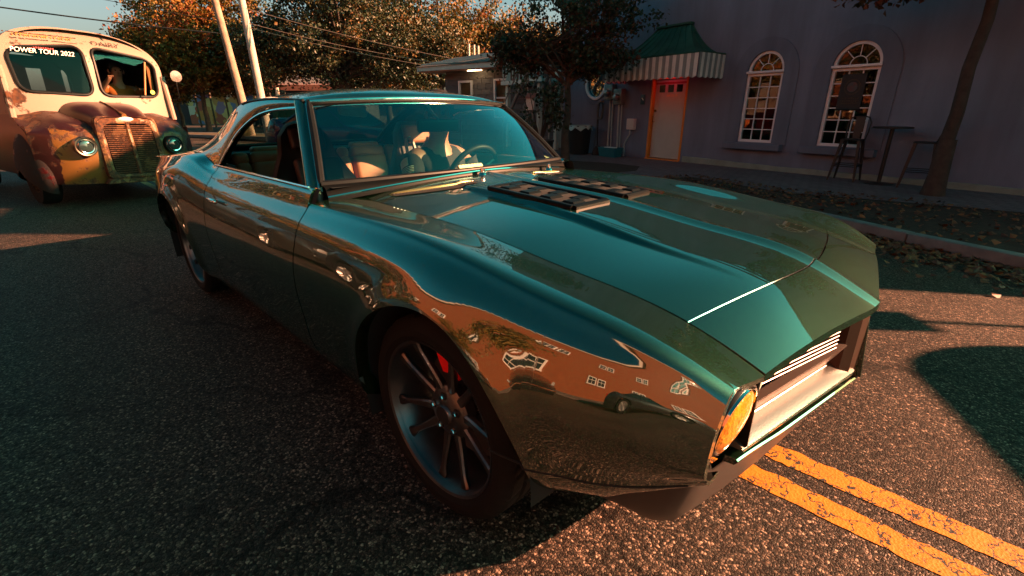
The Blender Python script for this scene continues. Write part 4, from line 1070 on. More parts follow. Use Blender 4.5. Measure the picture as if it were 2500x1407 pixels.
# things seen in the windows
MB().lathe([(0, 0), (.10, .01), (.19, .06), (.25, .14), (.262, .20), (.252, .20), (.18, .08), (0, .03)], 32, (-1.96, .42, .60)).build('teal_bowl', mat('teal_glaze', (.01, .18, .17), .25), None, True)
MB().box((-2.0, .62, .92), (.62, .04, .22)).build('red_cloth', mat('red_cloth', (.28, .02, .025), .8, var=.5, vscale=6), None)
BAN = MB().box((-.30, .045, 1.52), (.40, .012, .60)).build('hanging_banner', mat('black_banner', (.012, .013, .015), .7), None)
MB().tube([(-.52, .042, 1.215), (-.08, .042, 1.215)], .014, 8).build('banner_rod', BLACK, BAN, True)
MB().lathe([(.112, .036), (.135, .036), (.135, .039), (.112, .039)], 40, (-.30, 0, 1.60), 'y').build('banner_ring', mat('banner_print', (.06, .04, .025), .7, var=.7, vscale=25), BAN)
MB().lathe([(0, .036), (.085, .036), (.085, .039)], 24, (-.30, 0, 1.60), 'y').build('banner_crest', mat('banner_crest', (.04, .07, .08), .7, col2=(.12, .025, .02), vscale=16), BAN)
m = MB()
for k, (w, z) in enumerate(((.30, 1.41), (.32, 1.365), (.28, 1.325))):
    for q in range(9): m.box((-.30-w/2+w*(q+.5)/9, .036, z), (w/9*.7, .004, .018+.008*((q*7+k) % 3)))
m.build('banner_lettering', MATS['banner_print'], BAN)
for o_, l_, c_ in ((BAN, 'black hanging banner with a round crest in the arched window by the stool', 'banner'), (bpy.data.objects['teal_bowl'], 'teal bowl standing on the sill inside the arched window nearest the door', 'bowl'), (bpy.data.objects['red_cloth'], 'red cloth hanging inside the arched window nearest the door', 'cloth')):
    o_.location = BLD.location; o_.rotation_euler = BLD.rotation_euler; tag(o_, l_, c_)
# oval window
c, zc = -6.95, 1.93
OV = MB().lathe([(.355, .02), (.36, -.03), (.40, -.045), (.435, -.035), (.44, -.001)], 48, (c, 0, zc), 'y').build('oval_window', FRAMEW, BLD, True, 50)
MB().lathe([(.46, -.001), (.465, -.014), (.565, -.014), (.575, -.001)], 56, (c, 0, zc), 'y').build('round_surround', STUCCO2, OV, True, 40)
MB().lathe([(0, .05), (.37, .05)], 40, (c, 0, zc), 'y').build('round_pane', PANE, OV)
m = MB()
for k in range(4):
    a = R(22+45*k); m.tube([(c-.35*math.cos(a), .04, zc-.35*math.sin(a)), (c+.35*math.cos(a), .04, zc+.35*math.sin(a))], .007, 6)
m.tube([(c+.12*math.cos(a), .04, zc+.12*math.sin(a)) for a in [2*math.pi*i/20 for i in range(21)]], .006, 6); m.build('round_muntin', mat('dark_muntin', (.05, .045, .04), .6), OV, True)
room(-7.3, -6.6, 1.5, 2.3)
# door
DR = MB().box((-4.35, .10, .99), (.96, .045, 1.90)).build('door', mat('grey_white_door', (.40, .43, .40), .5, var=.1, vscale=4), BLD, bevel=.004)
fr = MB(); fr.box((-4.872, .05, .99), (.055, .13, 1.93)); fr.box((-3.828, .05, .99), (.055, .13, 1.93)); fr.box((-4.35, .05, 1.965), (1.10, .13, .055)); fr.box((-4.35, .03, .012), (1.08, .20, .03))
fr.build('door_frame', mat('orange_door_frame', (.62, .20, .02), .5, var=.2, vscale=5), BLD, bevel=.004)
for k in range(3):
    MB().box((-4.62+.26*k, .076, 1.72), (.17, .012, .17)).build('door_light', mat('dark_glass', (.01, .014, .014), .08), DR, bevel=.003)
MB().box((-4.35, .0765, 1.845), (.94, .004, .05)).build('door_top_rail', mat('red_band', (.22, .02, .03), .6), DR)
text_obj('door_number', '1044 STE 101', .075, mat('gold_lettering', (.75, .40, .10), .4), DR, frame_mat((-4.31, .074, 1.55), (1, 0, 0), (0, 0, 1)), .001, sx=.82)
MB().tube([(-4.78, .07, .93), (-4.78, -.0, .93), (-4.78, -.01, 1.08)], .012, 8).build('door_handle', mat('aged_brass', (.25, .13, .04), .35, .9), DR, True)
MB().lathe([(0, .045), (.03, .05), (.03, .075)], 16, (-4.78, 0, 1.20), 'y').build('door_lock', MATS['aged_brass'], DR, True)
# canopy with bell-shaped copper roof
CAN = MB(); COPPER = mat('green_copper', (.035, .13, .085), .55, .35, col2=(.015, .06, .04), vscale=3)
tl, tr, el, er = -4.78, -3.88, -5.76, -2.94; zt, ze, pj = 3.06, 2.36, .92
def cz_(p): return lerp(zt, ze, 1-(1-p)**1.9)
vs = []; K = 14
for i in range(K+1):
    p = i/K; a, b = lerp(tl, el, p), lerp(tr, er, p); y = -lerp(.10, pj, p); z = cz_(p)
    vs += [(a, 0.0, z), (a, y, z), (b, y, z), (b, 0.0, z)]
CAN.add(vs, [(4*i+j, 4*i+j+1, 4*i+j+5, 4*i+j+4) for i in range(K) for j in range(3)]); CAN.add([vs[0], vs[1], vs[2], vs[3]], [(0, 1, 2, 3)])
CANO = CAN.build('canopy', COPPER, BLD, True, 30)
for q in range(9):
    f = q/8; MB().tube([(lerp(lerp(tl, tr, f), lerp(el, er, f), i/K), -lerp(.10, pj, i/K)-.004, cz_(i/K)+.006) for i in range(K+1)], .011, 6).build('canopy_seam', COPPER, CANO, True)
for s, ta, ea in ((0, tl, el), (1, tr, er)):
    for f in (0.0, .5):
        MB().tube([(lerp(ta, ea, i/K), -lerp(.10, pj, i/K)*f-.0, cz_(i/K)+.006) for i in range(K+1)], .010, 6).build('canopy_seam', COPPER, CANO, True)
MB().box(((tl+tr)/2, -.07, zt+.02), (tr-tl+.08, .16, .05)).build('canopy_ridge', COPPER, CANO, bevel=.008)
rim = MB(); rim.tube([(el, 0, ze), (el, -pj, ze), (er, -pj, ze), (er, 0, ze)], .022, 6); rim.build('canopy_rim', COPPER, CANO, True)
ST1 = mat('awning_white', (.62, .66, .62), .8, var=.2, vscale=6); ST2 = mat('awning_green', (.22, .27, .27), .8, var=.2, vscale=6)
def valance(P0, P1, cnt):
    P0, P1 = Vector(P0), Vector(P1)
    for k in range(cnt):
        a, b = P0.lerp(P1, k/cnt), P0.lerp(P1, (k+1)/cnt); vs = []; n = 6
        for i in range(n+1):
            p = a.lerp(b, i/n); sc = .035*math.sin(math.pi*(((k+i/n)/2) % 1)); wob = .012*math.sin(6.28*(k+i/n)/2)
            nrm = Vector((P1.y-P0.y, -(P1.x-P0.x), 0)).normalized()*(-1)
            vs += [(p.x, p.y, ze-.005), (p.x+nrm.x*wob, p.y+nrm.y*wob, 1.90-sc)]
        MB().add(vs, [(2*i, 2*i+1, 2*i+3, 2*i+2) for i in range(n)]).build('valance_stripe', ST1 if k % 2 else ST2, CANO)
valance((el, -pj-.012, 0), (er, -pj-.012, 0), 30); valance((er+.012, -pj, 0), (er+.012, 0, 0), 10); valance((el-.012, 0, 0), (el-.012, -pj, 0), 10)
# lamp under the canopy that throws the red glow on the door top
LMP = MB().lathe([(0, 2.10), (.05, 2.11), (.06, 2.15), (.03, 2.20), (.03, 2.35)], 16, (-4.35, -.12, 0)).build('entrance_lamp', mat('red_bulb', (.4, .01, .02), .4, emit=((1, .03, .06), 3.0)), BLD, True)
ld = bpy.data.lights.new('entrance_lamp_light', 'POINT'); ld.energy = .5; ld.color = (1, .04, .08); ld.shadow_soft_size = .08
lo = bpy.data.objects.new('entrance_lamp_light', ld); COL.objects.link(lo); lo.parent = BLD; lo.location = (-4.35, -.22, 2.02)
# small fittings on the wall
def top(name, label, cat, loc, group=None):
    return empty(name, loc, R(-11.5), label, cat, group)
th_ = R(-11.5)
def bw(u, y, z): return (-.831+u*math.cos(th_)-y*math.sin(th_), 9.354+u*math.sin(th_)+y*math.cos(th_), z)
METG = mat('grey_green_metal', (.16, .21, .20), .5, .4, var=.3, vscale=8)
for k, (uu, zz) in enumerate(((-6.28, 1.68), (-5.93, 1.56))):
    T = top('electric_meter', ['grey electric meter box mounted nearest the oval window', 'grey electric meter box mounted nearer the orange door frame, set lower'][k], 'meter', bw(uu, -.09, zz))
    rbox('meter_box', (0, 0, 0), (.30, .17, .40), METG, T, .01)
    MB().lathe([(.0, -.20), (.075, -.19), (.095, -.15), (.10, -.085)], 24, (0, 0, -.02), 'y').build('meter_dome', mat('meter_glass', (.10, .13, .13), .12, coat=1), T, True)
    MB().lathe([(.098, -.10), (.112, -.10), (.112, -.083)], 24, (0, 0, -.02), 'y').build('meter_ring', BRUSHED, T, True)
    MB().tube([(0, .02, -.2), (0, .03, -.6), (.0+.03*k, .03, -zz+.02)], .028, 8).build('conduit', mat('pale_conduit', (.30, .36, .37), .5, .3), T, True)
    MB().tube([(.09, .03, -.2), (.09, .04, -.7), (.11, .04, -zz+.02)], .018, 8).build('conduit', MATS['pale_conduit'], T, True)
T = top('utility_box', 'small pale grey utility box with bent conduit on the stucco wall', 'utility box', bw(-5.44, -.06, .86))
rbox('box_body', (0, 0, 0), (.25, .12, .28), mat('pale_grey_plastic', (.45, .44, .42), .5), T, .012)
MB().tube([(-.03, .0, -.13), (-.03, .0, -.26), (-.14, .0, -.42), (-.20, .0, -.52), (-.20, .0, -.86)], .022, 8).build('conduit', MATS['pale_conduit'], T, True)
SG = top('door_sign', 'small dark teal wall sign with white arrow beside the door', 'sign', bw(-5.16, -.008, 1.475))
rbox('sign_plate', (0, 0, 0), (.15, .012, .24), mat('teal_sign', (.012, .06, .08), .4), SG, .004)
MB().add([(-.03, -.008, .05), (.0, -.008, .02), (.03, -.008, -.015), (.022, -.008, -.025), (-.008, -.008, .008), (-.035, -.008, .03)], [(0, 1, 2, 3, 4, 5)]).build('sign_arrow', WHITE, SG)
T = top('hose_coil', 'dark coiled garden hose hanging from a hook on the stucco wall', 'hose', bw(-6.60, -.07, 1.42))
MB().tube([(0, .07, .02), (0, -.06, .02), (0, -.07, .05)], .012, 8).build('hook', mat('orange_plastic', (.6, .2, .02), .5), T, True)
m = MB(); pts = []
for i in range(150):
    a = 2*math.pi*i/25; pts.append((.10*math.sin(a)+.01*math.sin(i*.7), -.02-.0004*i, -.22+.22*math.cos(a)+.01*math.cos(i*.3)))
pts += [(-.08, -.08, -.5), (-.12, -.06, -.9), (-.15, -.1, -1.40)]
m.tube(pts, .013, 6); m.build('hose', mat('grey_hose', (.06, .08, .09), .6), T, True)
T = top('waste_bin', 'large black plastic waste bin with a clear bag over its rim', 'bin', bw(-6.95, -.55, 0))
MB().lathe([(0, .01), (.26, .01), (.28, .04), (.335, .76), (.35, .78), (.35, .80), (.32, .80), (.31, .74), (.25, .06), (0, .05)], 28).build('bin_body', mat('black_bin', (.012, .016, .016), .55), T, True, 35)
m = MB(); vs = []
for i in range(29):
    a = 2*math.pi*i/28; rr = .352+.012*math.sin(i*2.3); vs += [(.325*math.cos(a), .325*math.sin(a), .74), (.345*math.cos(a), .345*math.sin(a), .812), (rr*math.cos(a), rr*math.sin(a), .80), ((rr+.012)*math.cos(a), (rr+.012)*math.sin(a), .70+.05*math.sin(i*1.7))]
m.add(vs, [(4*i+j, 4*i+4+j, 4*i+5+j, 4*i+1+j) for i in range(28) for j in range(3)]); m.build('bin_bag', mat('clear_plastic', (.25, .38, .36), .3), T, True)
T = top('blue_tub', 'teal plastic tub on the pavers below the meters', 'tub', bw(-5.80, -.42, 0))
MB().add([(-.28, -.14, .004), (.28, -.14, .004), (.28, .14, .004), (-.28, .14, .004), (-.32, -.17, .24), (.32, -.17, .24), (.32, .17, .24), (-.32, .17, .24)], [(0, 1, 5, 4), (1, 2, 6, 5), (2, 3, 7, 6), (3, 0, 4, 7), (3, 2, 1, 0)]).build('tub_body', mat('teal_plastic', (.01, .12, .15), .4), T)
MB().tube([(-.32, -.17, .24), (.32, -.17, .24), (.32, .17, .24), (-.32, .17, .24), (-.32, -.17, .24)], .014, 6).build('tub_rim', MATS['teal_plastic'], T, True)
for k in range(3): rbox('tub_content', (-.12+.12*k, 0, .235), (.12, .16, .05), mat('pale_stuff', (.5, .6, .6), .7), T, .015)
T = top('broom_bag', 'small dark heap of tools leaning by the waste bin', 'tools', bw(-6.38, -.35, 0))
MB().lathe([(0, .26), (.06, .25), (.13, .15), (.16, .05), (.15, .003), (0, .003)], 14).build('tool_bag', mat('dark_brown_cloth', (.03, .02, .016), .9, bump=.6, bscale=20), T, True)
MB().tube([(-.02, 0, .2), (-.16, .10, .92)], .016, 8).build('tool_handle', BLACK, T, True)
MB().tube([(-.15, .09, .85), (-.17, .105, .97)], .026, 8).build('handle_grip', BLACK, T, True)
# bar stools and bar table
DKM = mat('dark_stool_metal', (.018, .022, .024), .45, .6)
def stool(label, u, y, rz):
    T = empty('bar_stool', bw(u, y, 0), rz+th_, label, 'bar stool', 'metal bar stools by the stucco wall')
    rbox('seat', (0, 0, .715), (.31, .31, .025), DKM, T, .012)
    for sx in (-1, 1):
        for sy in (-1, 1):
            MB().add([(sx*.125+a, sy*.125+b, .71) for a, b in ((-.024, -.024), (.024, -.024), (.024, .024), (-.024, .024))]+[(sx*.205+a, sy*.205+b, 0) for a, b in ((-.014, -.014), (.014, -.014), (.014, .014), (-.014, .014))], [(0, 1, 5, 4), (1, 2, 6, 5), (2, 3, 7, 6), (3, 0, 4, 7), (0, 3, 2, 1), (4, 5, 6, 7)]).build('leg', DKM, T)
    for (a, b) in (((-1, -1), (1, -1)), ((1, -1), (1, 1)), ((1, 1), (-1, 1)), ((-1, 1), (-1, -1))):
        for zz in (.26, .29): MB().tube([(a[0]*.175, a[1]*.175, zz), (b[0]*.175, b[1]*.175, zz)], .007, 6).build('footrest', DKM, T, True)
    MB().tube([(-.15, .13, .72), (-.165, .165, .85), (-.17, .19, 1.0), (-.13, .20, 1.085), (-.05, .205, 1.105), (.05, .205, 1.105), (.13, .20, 1.085), (.17, .19, 1.0), (.165, .165, .85), (.15, .13, .72)], .011, 8).build('back_hoop', DKM, T, True)
    MB().add([(-.055, .145, .72), (.055, .145, .72), (.072, .198, 1.10), (-.072, .198, 1.10), (-.055, .152, .72), (.055, .152, .72), (.072, .205, 1.10), (-.072, .205, 1.10)], [(0, 1, 2, 3), (7, 6, 5, 4), (0, 4, 5, 1), (2, 6, 7, 3), (1, 5, 6, 2), (0, 3, 7, 4)]).build('back_slat', DKM, T)
stool('dark metal bar stool in front of the banner window, hoop back to it', .07, -.36, R(8)); stool('dark metal bar stool partly behind the street tree trunk', 1.12, -.36, R(-75))
T = empty('bar_table', bw(.62, -.36, 0), 0, 'small round dark bar table standing between the two stools', 'table')
MB().lathe([(0, .915), (.27, .915), (.285, .92), (.285, .94), (.27, .945), (0, .945)], 32).build('table_top', DKM, T, True, 35)
MB().tube([(0, 0, .02), (0, 0, .92)], .032, 12).build('table_post', DKM, T, True)
MB().lathe([(0, .0), (.22, .0), (.22, .012), (.05, .035), (0, .035)], 28).build('table_base', DKM, T, True, 35)
# ================================================================== PEOPLE
def skin_mesh(name, V, E, Rr, mt, parent, sub=2):
    me = bpy.data.meshes.new(name); me.from_pydata([tuple(v) for v in V], E, []); o = bpy.data.objects.new(name, me); COL.objects.link(o)
    md = o.modifiers.new('s', 'SKIN'); md.use_smooth_shade = True
    sv = me.skin_vertices[0].data
    for i, r in enumerate(Rr): sv[i].radius = (r, r) if not isinstance(r, tuple) else r
    sv[0].use_root = True
    o.modifiers.new('d', 'SUBSURF').levels = sub; o.modifiers['d'].render_levels = sub
    dg = bpy.context.evaluated_depsgraph_get(); dg.update()
    nm = bpy.data.meshes.new_from_object(o.evaluated_get(dg)); bpy.data.objects.remove(o)
    nm.materials.clear(); nm.materials.append(mt); nm.polygons.foreach_set('use_smooth', [True]*len(nm.polygons))
    r = bpy.data.objects.new(name, nm); COL.objects.link(r)
    if parent: r.parent = parent
    return r
def seated_person(label, loc, rz, shirt, hands, hair, group=None, scale=1.0, cap=None, lean=0):
    # local x forward, y left, z up; pelvis at origin height 0
    T = empty('person', loc, rz, label, 'person', group); T.scale = (scale,)*3
    V = [(0, 0, .0), (.0, 0, .12), (.02+lean*.3, 0, .28), (.0+lean*.6, 0, .43), (.01+lean*.7, 0, .50), (.03+lean*.8, 0, .56), (.045+lean*.85, 0, .66), (.04+lean*.9, 0, .75)]
    Rr = [(.16, .12), (.14, .105), (.155, .11), (.13, .085), (.06, .06), (.056, .056), (.085, .09), (.07, .085)]
    E = [(i, i+1) for i in range(7)]
    for s in (-1, 1):
        b = len(V); h = Vector(hands[0 if s < 0 else 1]); sh = Vector((.0+lean*.6, s*.185, .43)); el = (sh+h)*.5+Vector((-.06, s*.09, -.11))
        V += [sh, el, h-(h-el).normalized()*.06, h]; Rr += [.062, .045, .030, .034]
        E += [(3, b), (b, b+1), (b+1, b+2), (b+2, b+3)]
        # fingers curled round the rim
        for k in range(4):
            f = len(V); d = (h-el).normalized(); o = Vector((0, 0, 1)).cross(d).normalized()
            p1 = h+d*.035+o*(.022*(k-1.5))+Vector((0, 0, .012)); p2 = p1+d*.03+Vector((0, 0, -.022))
            V += [p1, p2]; Rr += [.010, .008]; E += [(b+3, f), (f, f+1)]
        f = len(V); V += [h+Vector((.0, -s*.03, .02)), h+Vector((.03, -s*.038, .03))]; Rr += [.011, .009]; E += [(b+3, f), (f, f+1)]
    for s in (-1, 1):
        b = len(V); V += [(.02, s*.10, -.02), (.42, s*.13, .06), (.70, s*.12, -.30), (.80, s*.12, -.30)]; Rr += [.095, .065, .045, .04]; E += [(0, b), (b, b+1), (b+1, b+2), (b+2, b+3)]
    body = skin_mesh('body', V, E, Rr, SKIN, T)
    V2 = [(0, 0, -.02)]+V[1:4]; R2 = [(.175, .135), (.158, .122), (.175, .128), (.150, .100)]; E2 = [(0, 1), (1, 2), (2, 3)]
    for s in (-1, 1):
        b = len(V2); h = Vector(hands[0 if s < 0 else 1]); sh = Vector((.0+lean*.6, s*.185, .43)); el = (sh+h)*.5+Vector((-.06, s*.09, -.11))
        V2 += [sh, sh.lerp(el, .85)]; R2 += [.080, .068]; E2 += [(3, b), (b, b+1)]
    sh_o = skin_mesh('shirt', V2, E2, R2, shirt, body)
    hx, hz = .045+lean*.88, .665
    # face details
    MB().tube([(hx+.085, 0, hz+.02), (hx+.112, 0, hz-.015), (hx+.092, 0, hz-.025)], [.010, .015, .010], 8).build('nose', SKIN, body, True)
    for s in (-1, 1):
        MB().lathe([(0, .012), (.010, .006), (.011, 0)], 10, (hx+.078, s*.033, hz+.022), 'x').build('eye', mat('eye_dark', (.02, .015, .012), .2), body, True)
        MB().tube([(hx, s*.090, hz-.02), (hx-.012, s*.098, hz+.01), (hx, s*.092, hz+.035)], .013, 6).build('ear', SKIN, body, True)
    MB().tube([(hx+.078, -.025, hz-.055), (hx+.086, 0, hz-.057), (hx+.078, .025, hz-.055)], .006, 6).build('mouth', mat('lips', (.32, .10, .08), .5), body, True)
    n = 20; vs = []
    prof = [(0.0, .125), (.05, .118), (.085, .085), (.098, .04), (.096, .0), (.088, -.035)]
    hb = MB().lathe(prof, 24, (hx-.008, 0, hz+.035)); hb.v = [(p[0] if p[0] < hx+.05 or p[2] > hz+.09 else lerp(p[0], hx+.02, .85), p[1], p[2]) for p in hb.v]
    hb.build('hair', hair, body, True)
    return T, body
HAIRD = mat('dark_hair', (.018, .012, .010), .6, var=.5, vscale=30)
TEE = mat('dark_grey_tee', (.030, .036, .036), .85, var=.35, vscale=9, bump=.5, bscale=14)
DRV, dbody = seated_person('driver in a dark tee with pale flag print, hands on the wheel of the coupe', (-1.60, .37, .50), 0, TEE, [(.36, -.15, .36), (.36, .15, .36)], HAIRD, lean=.03)
# beard shadow and sleeve print
m = MB(); sh = Vector((.018, -.185, .43)); el = (sh+Vector((.36, -.15, .36)))*.5+Vector((-.06, -.09, -.11)); ax_ = (el-sh).normalized()
def arm_pt(t, a, r=.0815):
    e1_ = ax_.cross(Vector((0, 0, 1))).normalized(); e2_ = e1_.cross(ax_); return sh.lerp(el, t)+(e1_*math.cos(a)+e2_*math.sin(a))*(r-.014*t)
PR = mat('pale_print', (.55, .62, .42), .8)
vs = []; n = 8
for i in range(n+1):
    for tt in (.28, .56): vs.append(arm_pt(tt, R(-15+80*i/n)))
m.add(vs, [(2*i, 2*i+1, 2*i+3, 2*i+2) for i in range(n)])
for k in range(5):
    tt = .60+.055*k; vs = []
    for i in range(13):
        for q in (0, .022): vs.append(arm_pt(tt+q, R(-40+130*i/12)))
    m.add(vs, [(2*i, 2*i+1, 2*i+3, 2*i+2) for i in range(12)])
m.build('sleeve_print', PR, dbody)

# ================================================================== OLD MILK TRUCK
BUS = empty('milk_truck', (-8.128, -.534, 0.0), R(10.49), 'rusty vintage milk truck with cream upper cab and mustard nose behind the coupe', 'truck')
BUS.rotation_euler = (R(-1.6), 0, R(10.49))
def rusty(name, base, rust=(.10, .035, .012), amt=.52, scale=3.0, two=None, rough=.5, zsplit=.86):
    m, nt, b = nodes(name); tc = N(nt, 'ShaderNodeTexCoord')
    n1 = N(nt, 'ShaderNodeTexNoise', i_Scale=scale, i_Detail=8.0, i_Roughness=.68); nt.links.new(tc.outputs['Object'], n1.inputs['Vector'])
    r1 = N(nt, 'ShaderNodeValToRGB'); r1.color_ramp.elements[0].position = amt; r1.color_ramp.elements[1].position = amt+.05
    r1.color_ramp.elements[0].color = (0, 0, 0, 1); r1.color_ramp.elements[1].color = (1, 1, 1, 1); nt.links.new(n1.outputs['Fac'], r1.inputs[0])
    n2 = N(nt, 'ShaderNodeTexNoise', i_Scale=scale*6, i_Detail=4.0); nt.links.new(tc.outputs['Object'], n2.inputs['Vector'])
    rc = N(nt, 'ShaderNodeValToRGB'); rc.color_ramp.elements[0].color = (.02, .009, .006, 1); rc.color_ramp.elements[1].color = (*rust, 1); rc.color_ramp.elements[0].position = .35; rc.color_ramp.elements[1].position = .65
    nt.links.new(n2.outputs['Fac'], rc.inputs[0])
    mx = N(nt, 'ShaderNodeMix', data_type='RGBA'); mx.inputs[6].default_value = (*base, 1)
    nt.links.new(r1.outputs[0], mx.inputs[0]); nt.links.new(rc.outputs[0], mx.inputs[7])
    if two:
        sp = N(nt, 'ShaderNodeSeparateXYZ'); dn = N(nt, 'ShaderNodeTexNoise', i_Scale=7.0, i_Detail=5.0); nt.links.new(tc.outputs['Object'], dn.inputs['Vector'])
        dv = N(nt, 'ShaderNodeMix', data_type='RGBA', blend_type='LINEAR_LIGHT'); dv.inputs[0].default_value = .09; nt.links.new(tc.outputs['Object'], dv.inputs[6]); nt.links.new(dn.outputs['Color'], dv.inputs[7])
        nt.links.new(dv.outputs[2], sp.inputs[0])
        ab = N(nt, 'ShaderNodeMath', operation='ABSOLUTE'); nt.links.new(sp.outputs[1], ab.inputs[0])
        ma = N(nt, 'ShaderNodeMath', operation='MULTIPLY_ADD'); ma.inputs[1].default_value = -.35; nt.links.new(ab.outputs[0], ma.inputs[0]); nt.links.new(sp.outputs[2], ma.inputs[2])
        g0 = N(nt, 'ShaderNodeMath', operation='GREATER_THAN'); g0.inputs[1].default_value = zsplit-.175; nt.links.new(ma.outputs[0], g0.inputs[0])
        g1 = N(nt, 'ShaderNodeMath', operation='GREATER_THAN'); g1.inputs[1].default_value = .74; nt.links.new(ab.outputs[0], g1.inputs[0])
        gt = N(nt, 'ShaderNodeMath', operation='MAXIMUM'); nt.links.new(g0.outputs[0], gt.inputs[0]); nt.links.new(g1.outputs[0], gt.inputs[1])
        bs = N(nt, 'ShaderNodeMix', data_type='RGBA'); bs.inputs[6].default_value = (*base, 1); bs.inputs[7].default_value = (*two, 1)
        nt.links.new(gt.outputs[0], bs.inputs[0]); nt.links.new(bs.outputs[2], mx.inputs[6])
    nt.links.new(mx.outputs[2], b.inputs['Base Color'])
    rr = N(nt, 'ShaderNodeMapRange'); rr.inputs[3].default_value = rough; rr.inputs[4].default_value = .9; nt.links.new(r1.outputs[0], rr.inputs[0]); nt.links.new(rr.outputs[0], b.inputs['Roughness'])
    bp = N(nt, 'ShaderNodeBump', i_Strength=.35, i_Distance=.01); nt.links.new(r1.outputs[0], bp.inputs['Height']); bp.invert = True; nt.links.new(bp.outputs[0], b.inputs['Normal'])
    MATS[name] = m; return m
CREAM = rusty('cream_paint', (.27, .20, .155), amt=.57, scale=3.0)
MUST = rusty('mustard_maroon_paint', (.15, .07, .016), amt=.50, scale=3.4, two=(.020, .005, .006), rough=.35, zsplit=.90)  # paint and rust kept dark to carry the shade on the truck's lower half
MUST1 = rusty('mustard_paint', (.15, .07, .018), amt=.45, scale=5.0)
MAR = rusty('dark_maroon_paint', (.022, .005, .007), amt=.64, scale=2.4, rough=.3)
FLAME = rusty('red_flame_paint', (.055, .004, .006), rust=(.010, .010, .013), amt=.40, scale=3.2, rough=.3)
def hwid(z):
    if z < 1.72: return .90-.01*(1.72-z)
    t = min((z-1.72)/.545, 1); return .90*(1-t**2.6)**(1/2.6) if t < 1 else 0.0
def cabx(l, z): return -.03-.13*(abs(l)/.9)**2.2-.34*sstep((z-1.75)/.60)*((z-1.75)/.5 if z > 1.75 else 0)-.05*(z-1.4)
def rpoly(P, r, n=6):
    out = []; k = len(P)
    for i in range(k):
        p, a, b = Vector(P[i]), Vector(P[i-1]), Vector(P[(i+1) % k]); rr = min(r, (a-p).length*.45, (b-p).length*.45)
        s, e = p+(a-p).normalized()*rr, p+(b-p).normalized()*rr
        for q in range(n+1): t = q/n; out.append(((1-t)**2*s[0]+2*t*(1-t)*p[0]+t*t*e[0], (1-t)**2*s[1]+2*t*(1-t)*p[1]+t*t*e[1]))
    return out
PN = {s: rpoly([(s*.055, 2.035), (s*.045, 1.405), (s*.775, 1.425), (s*.805, 1.86), (s*.70, 1.95)], .13) for s in (-1, 1)}
def inside(p, poly):
    r = False; j = len(poly)-1
    for i in range(len(poly)):
        if (poly[i][1] > p[1]) != (poly[j][1] > p[1]) and p[0] < (poly[j][0]-poly[i][0])*(p[1]-poly[i][1])/(poly[j][1]-poly[i][1])+poly[i][0]: r = not r
        j = i
    return r
nu, nz = 121, 75; vs = []; fs = []
for i in range(nu):
    t = 2*i/(nu-1)-1
    for j in range(nz):
        z = 1.12+1.143*(1-(1-j/(nz-1))**1.35); l = hwid(min(z, 2.2635))*t; vs.append((cabx(l, z), l, z))
for i in range(nu-1):
    for j in range(nz-1):
        q = (i*nz+j, (i+1)*nz+j, (i+1)*nz+j+1, i*nz+j+1); c = [sum(vs[k][a] for k in q)/4 for a in (1, 2)]
        if inside(c, PN[1]) or inside(c, PN[-1]): continue
        fs.append(q)
CAB = mobj('cab_front', vs, fs, CREAM, BUS, True, 60)
# sides and roof behind the front
zs_ = [1.12+1.143*(1-(1-j/40)**1.35) for j in range(41)]; vs = []
outl = [(-hwid(min(z, 2.2635)), z) for z in zs_]+[(hwid(min(z, 2.2635)), z) for z in zs_[::-1]]
for k in range(9):
    for (l, z) in outl: vs.append((lerp(cabx(l, z), -4.3, k/8), l, z))
n = len(outl)
mobj('cab_roof', vs, [(k*n+i, k*n+i+1, (k+1)*n+i+1, (k+1)*n+i) for k in range(8) for i in range(n-1)], CREAM, BUS, True, 60)
m = MB()
for s in (-1, 1): m.add([(-.14, s*.897, .34), (-.14, s*.897, 1.14), (-4.3, s*.897, 1.14), (-4.3, s*.897, .34)], [(0, 1, 2, 3)])
m.add([(-.2, -.89, .36), (-.2, .89, .36), (-4.3, .89, .36), (-4.3, -.89, .36)], [(0, 1, 2, 3)])
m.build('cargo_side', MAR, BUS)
# rear wall with two small windows
rw_ = [(.20, .56, 1.60, 1.98), (.76, .88, 1.58, 1.97)]
m = MB()
def rect(l0, l1, z0, z1): m.add([(-4.29, l0, z0), (-4.29, l1, z0), (-4.29, l1, z1), (-4.29, l0, z1)], [(0, 1, 2, 3)])
rect(-.89, .89, .36, 1.59); rect(-.89, .89, 1.98, 2.2); rect(-.89, .29, 1.59, 1.98); rect(.50, .80, 1.59, 1.98); rect(.87, .9, 1.59, 1.98)
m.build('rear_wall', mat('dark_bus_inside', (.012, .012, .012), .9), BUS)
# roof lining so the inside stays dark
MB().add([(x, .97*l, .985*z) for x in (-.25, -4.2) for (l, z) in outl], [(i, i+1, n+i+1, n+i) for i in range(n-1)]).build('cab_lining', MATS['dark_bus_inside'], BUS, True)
GLB = glass('truck_glass', (.60, .64, .62), 1.5, .35)
for s in (-1, 1):
    P3 = [(cabx(l, z)+.006, l, z) for l, z in PN[s]]
    MB().tube(P3+[P3[0]], .020, 8).build('window_gasket', BLACK, CAB, True)
    MB().add([(p[0]-.012, p[1], p[2]) for p in P3], [tuple(range(len(P3)))]).build('windscreen_pane', GLB, CAB)
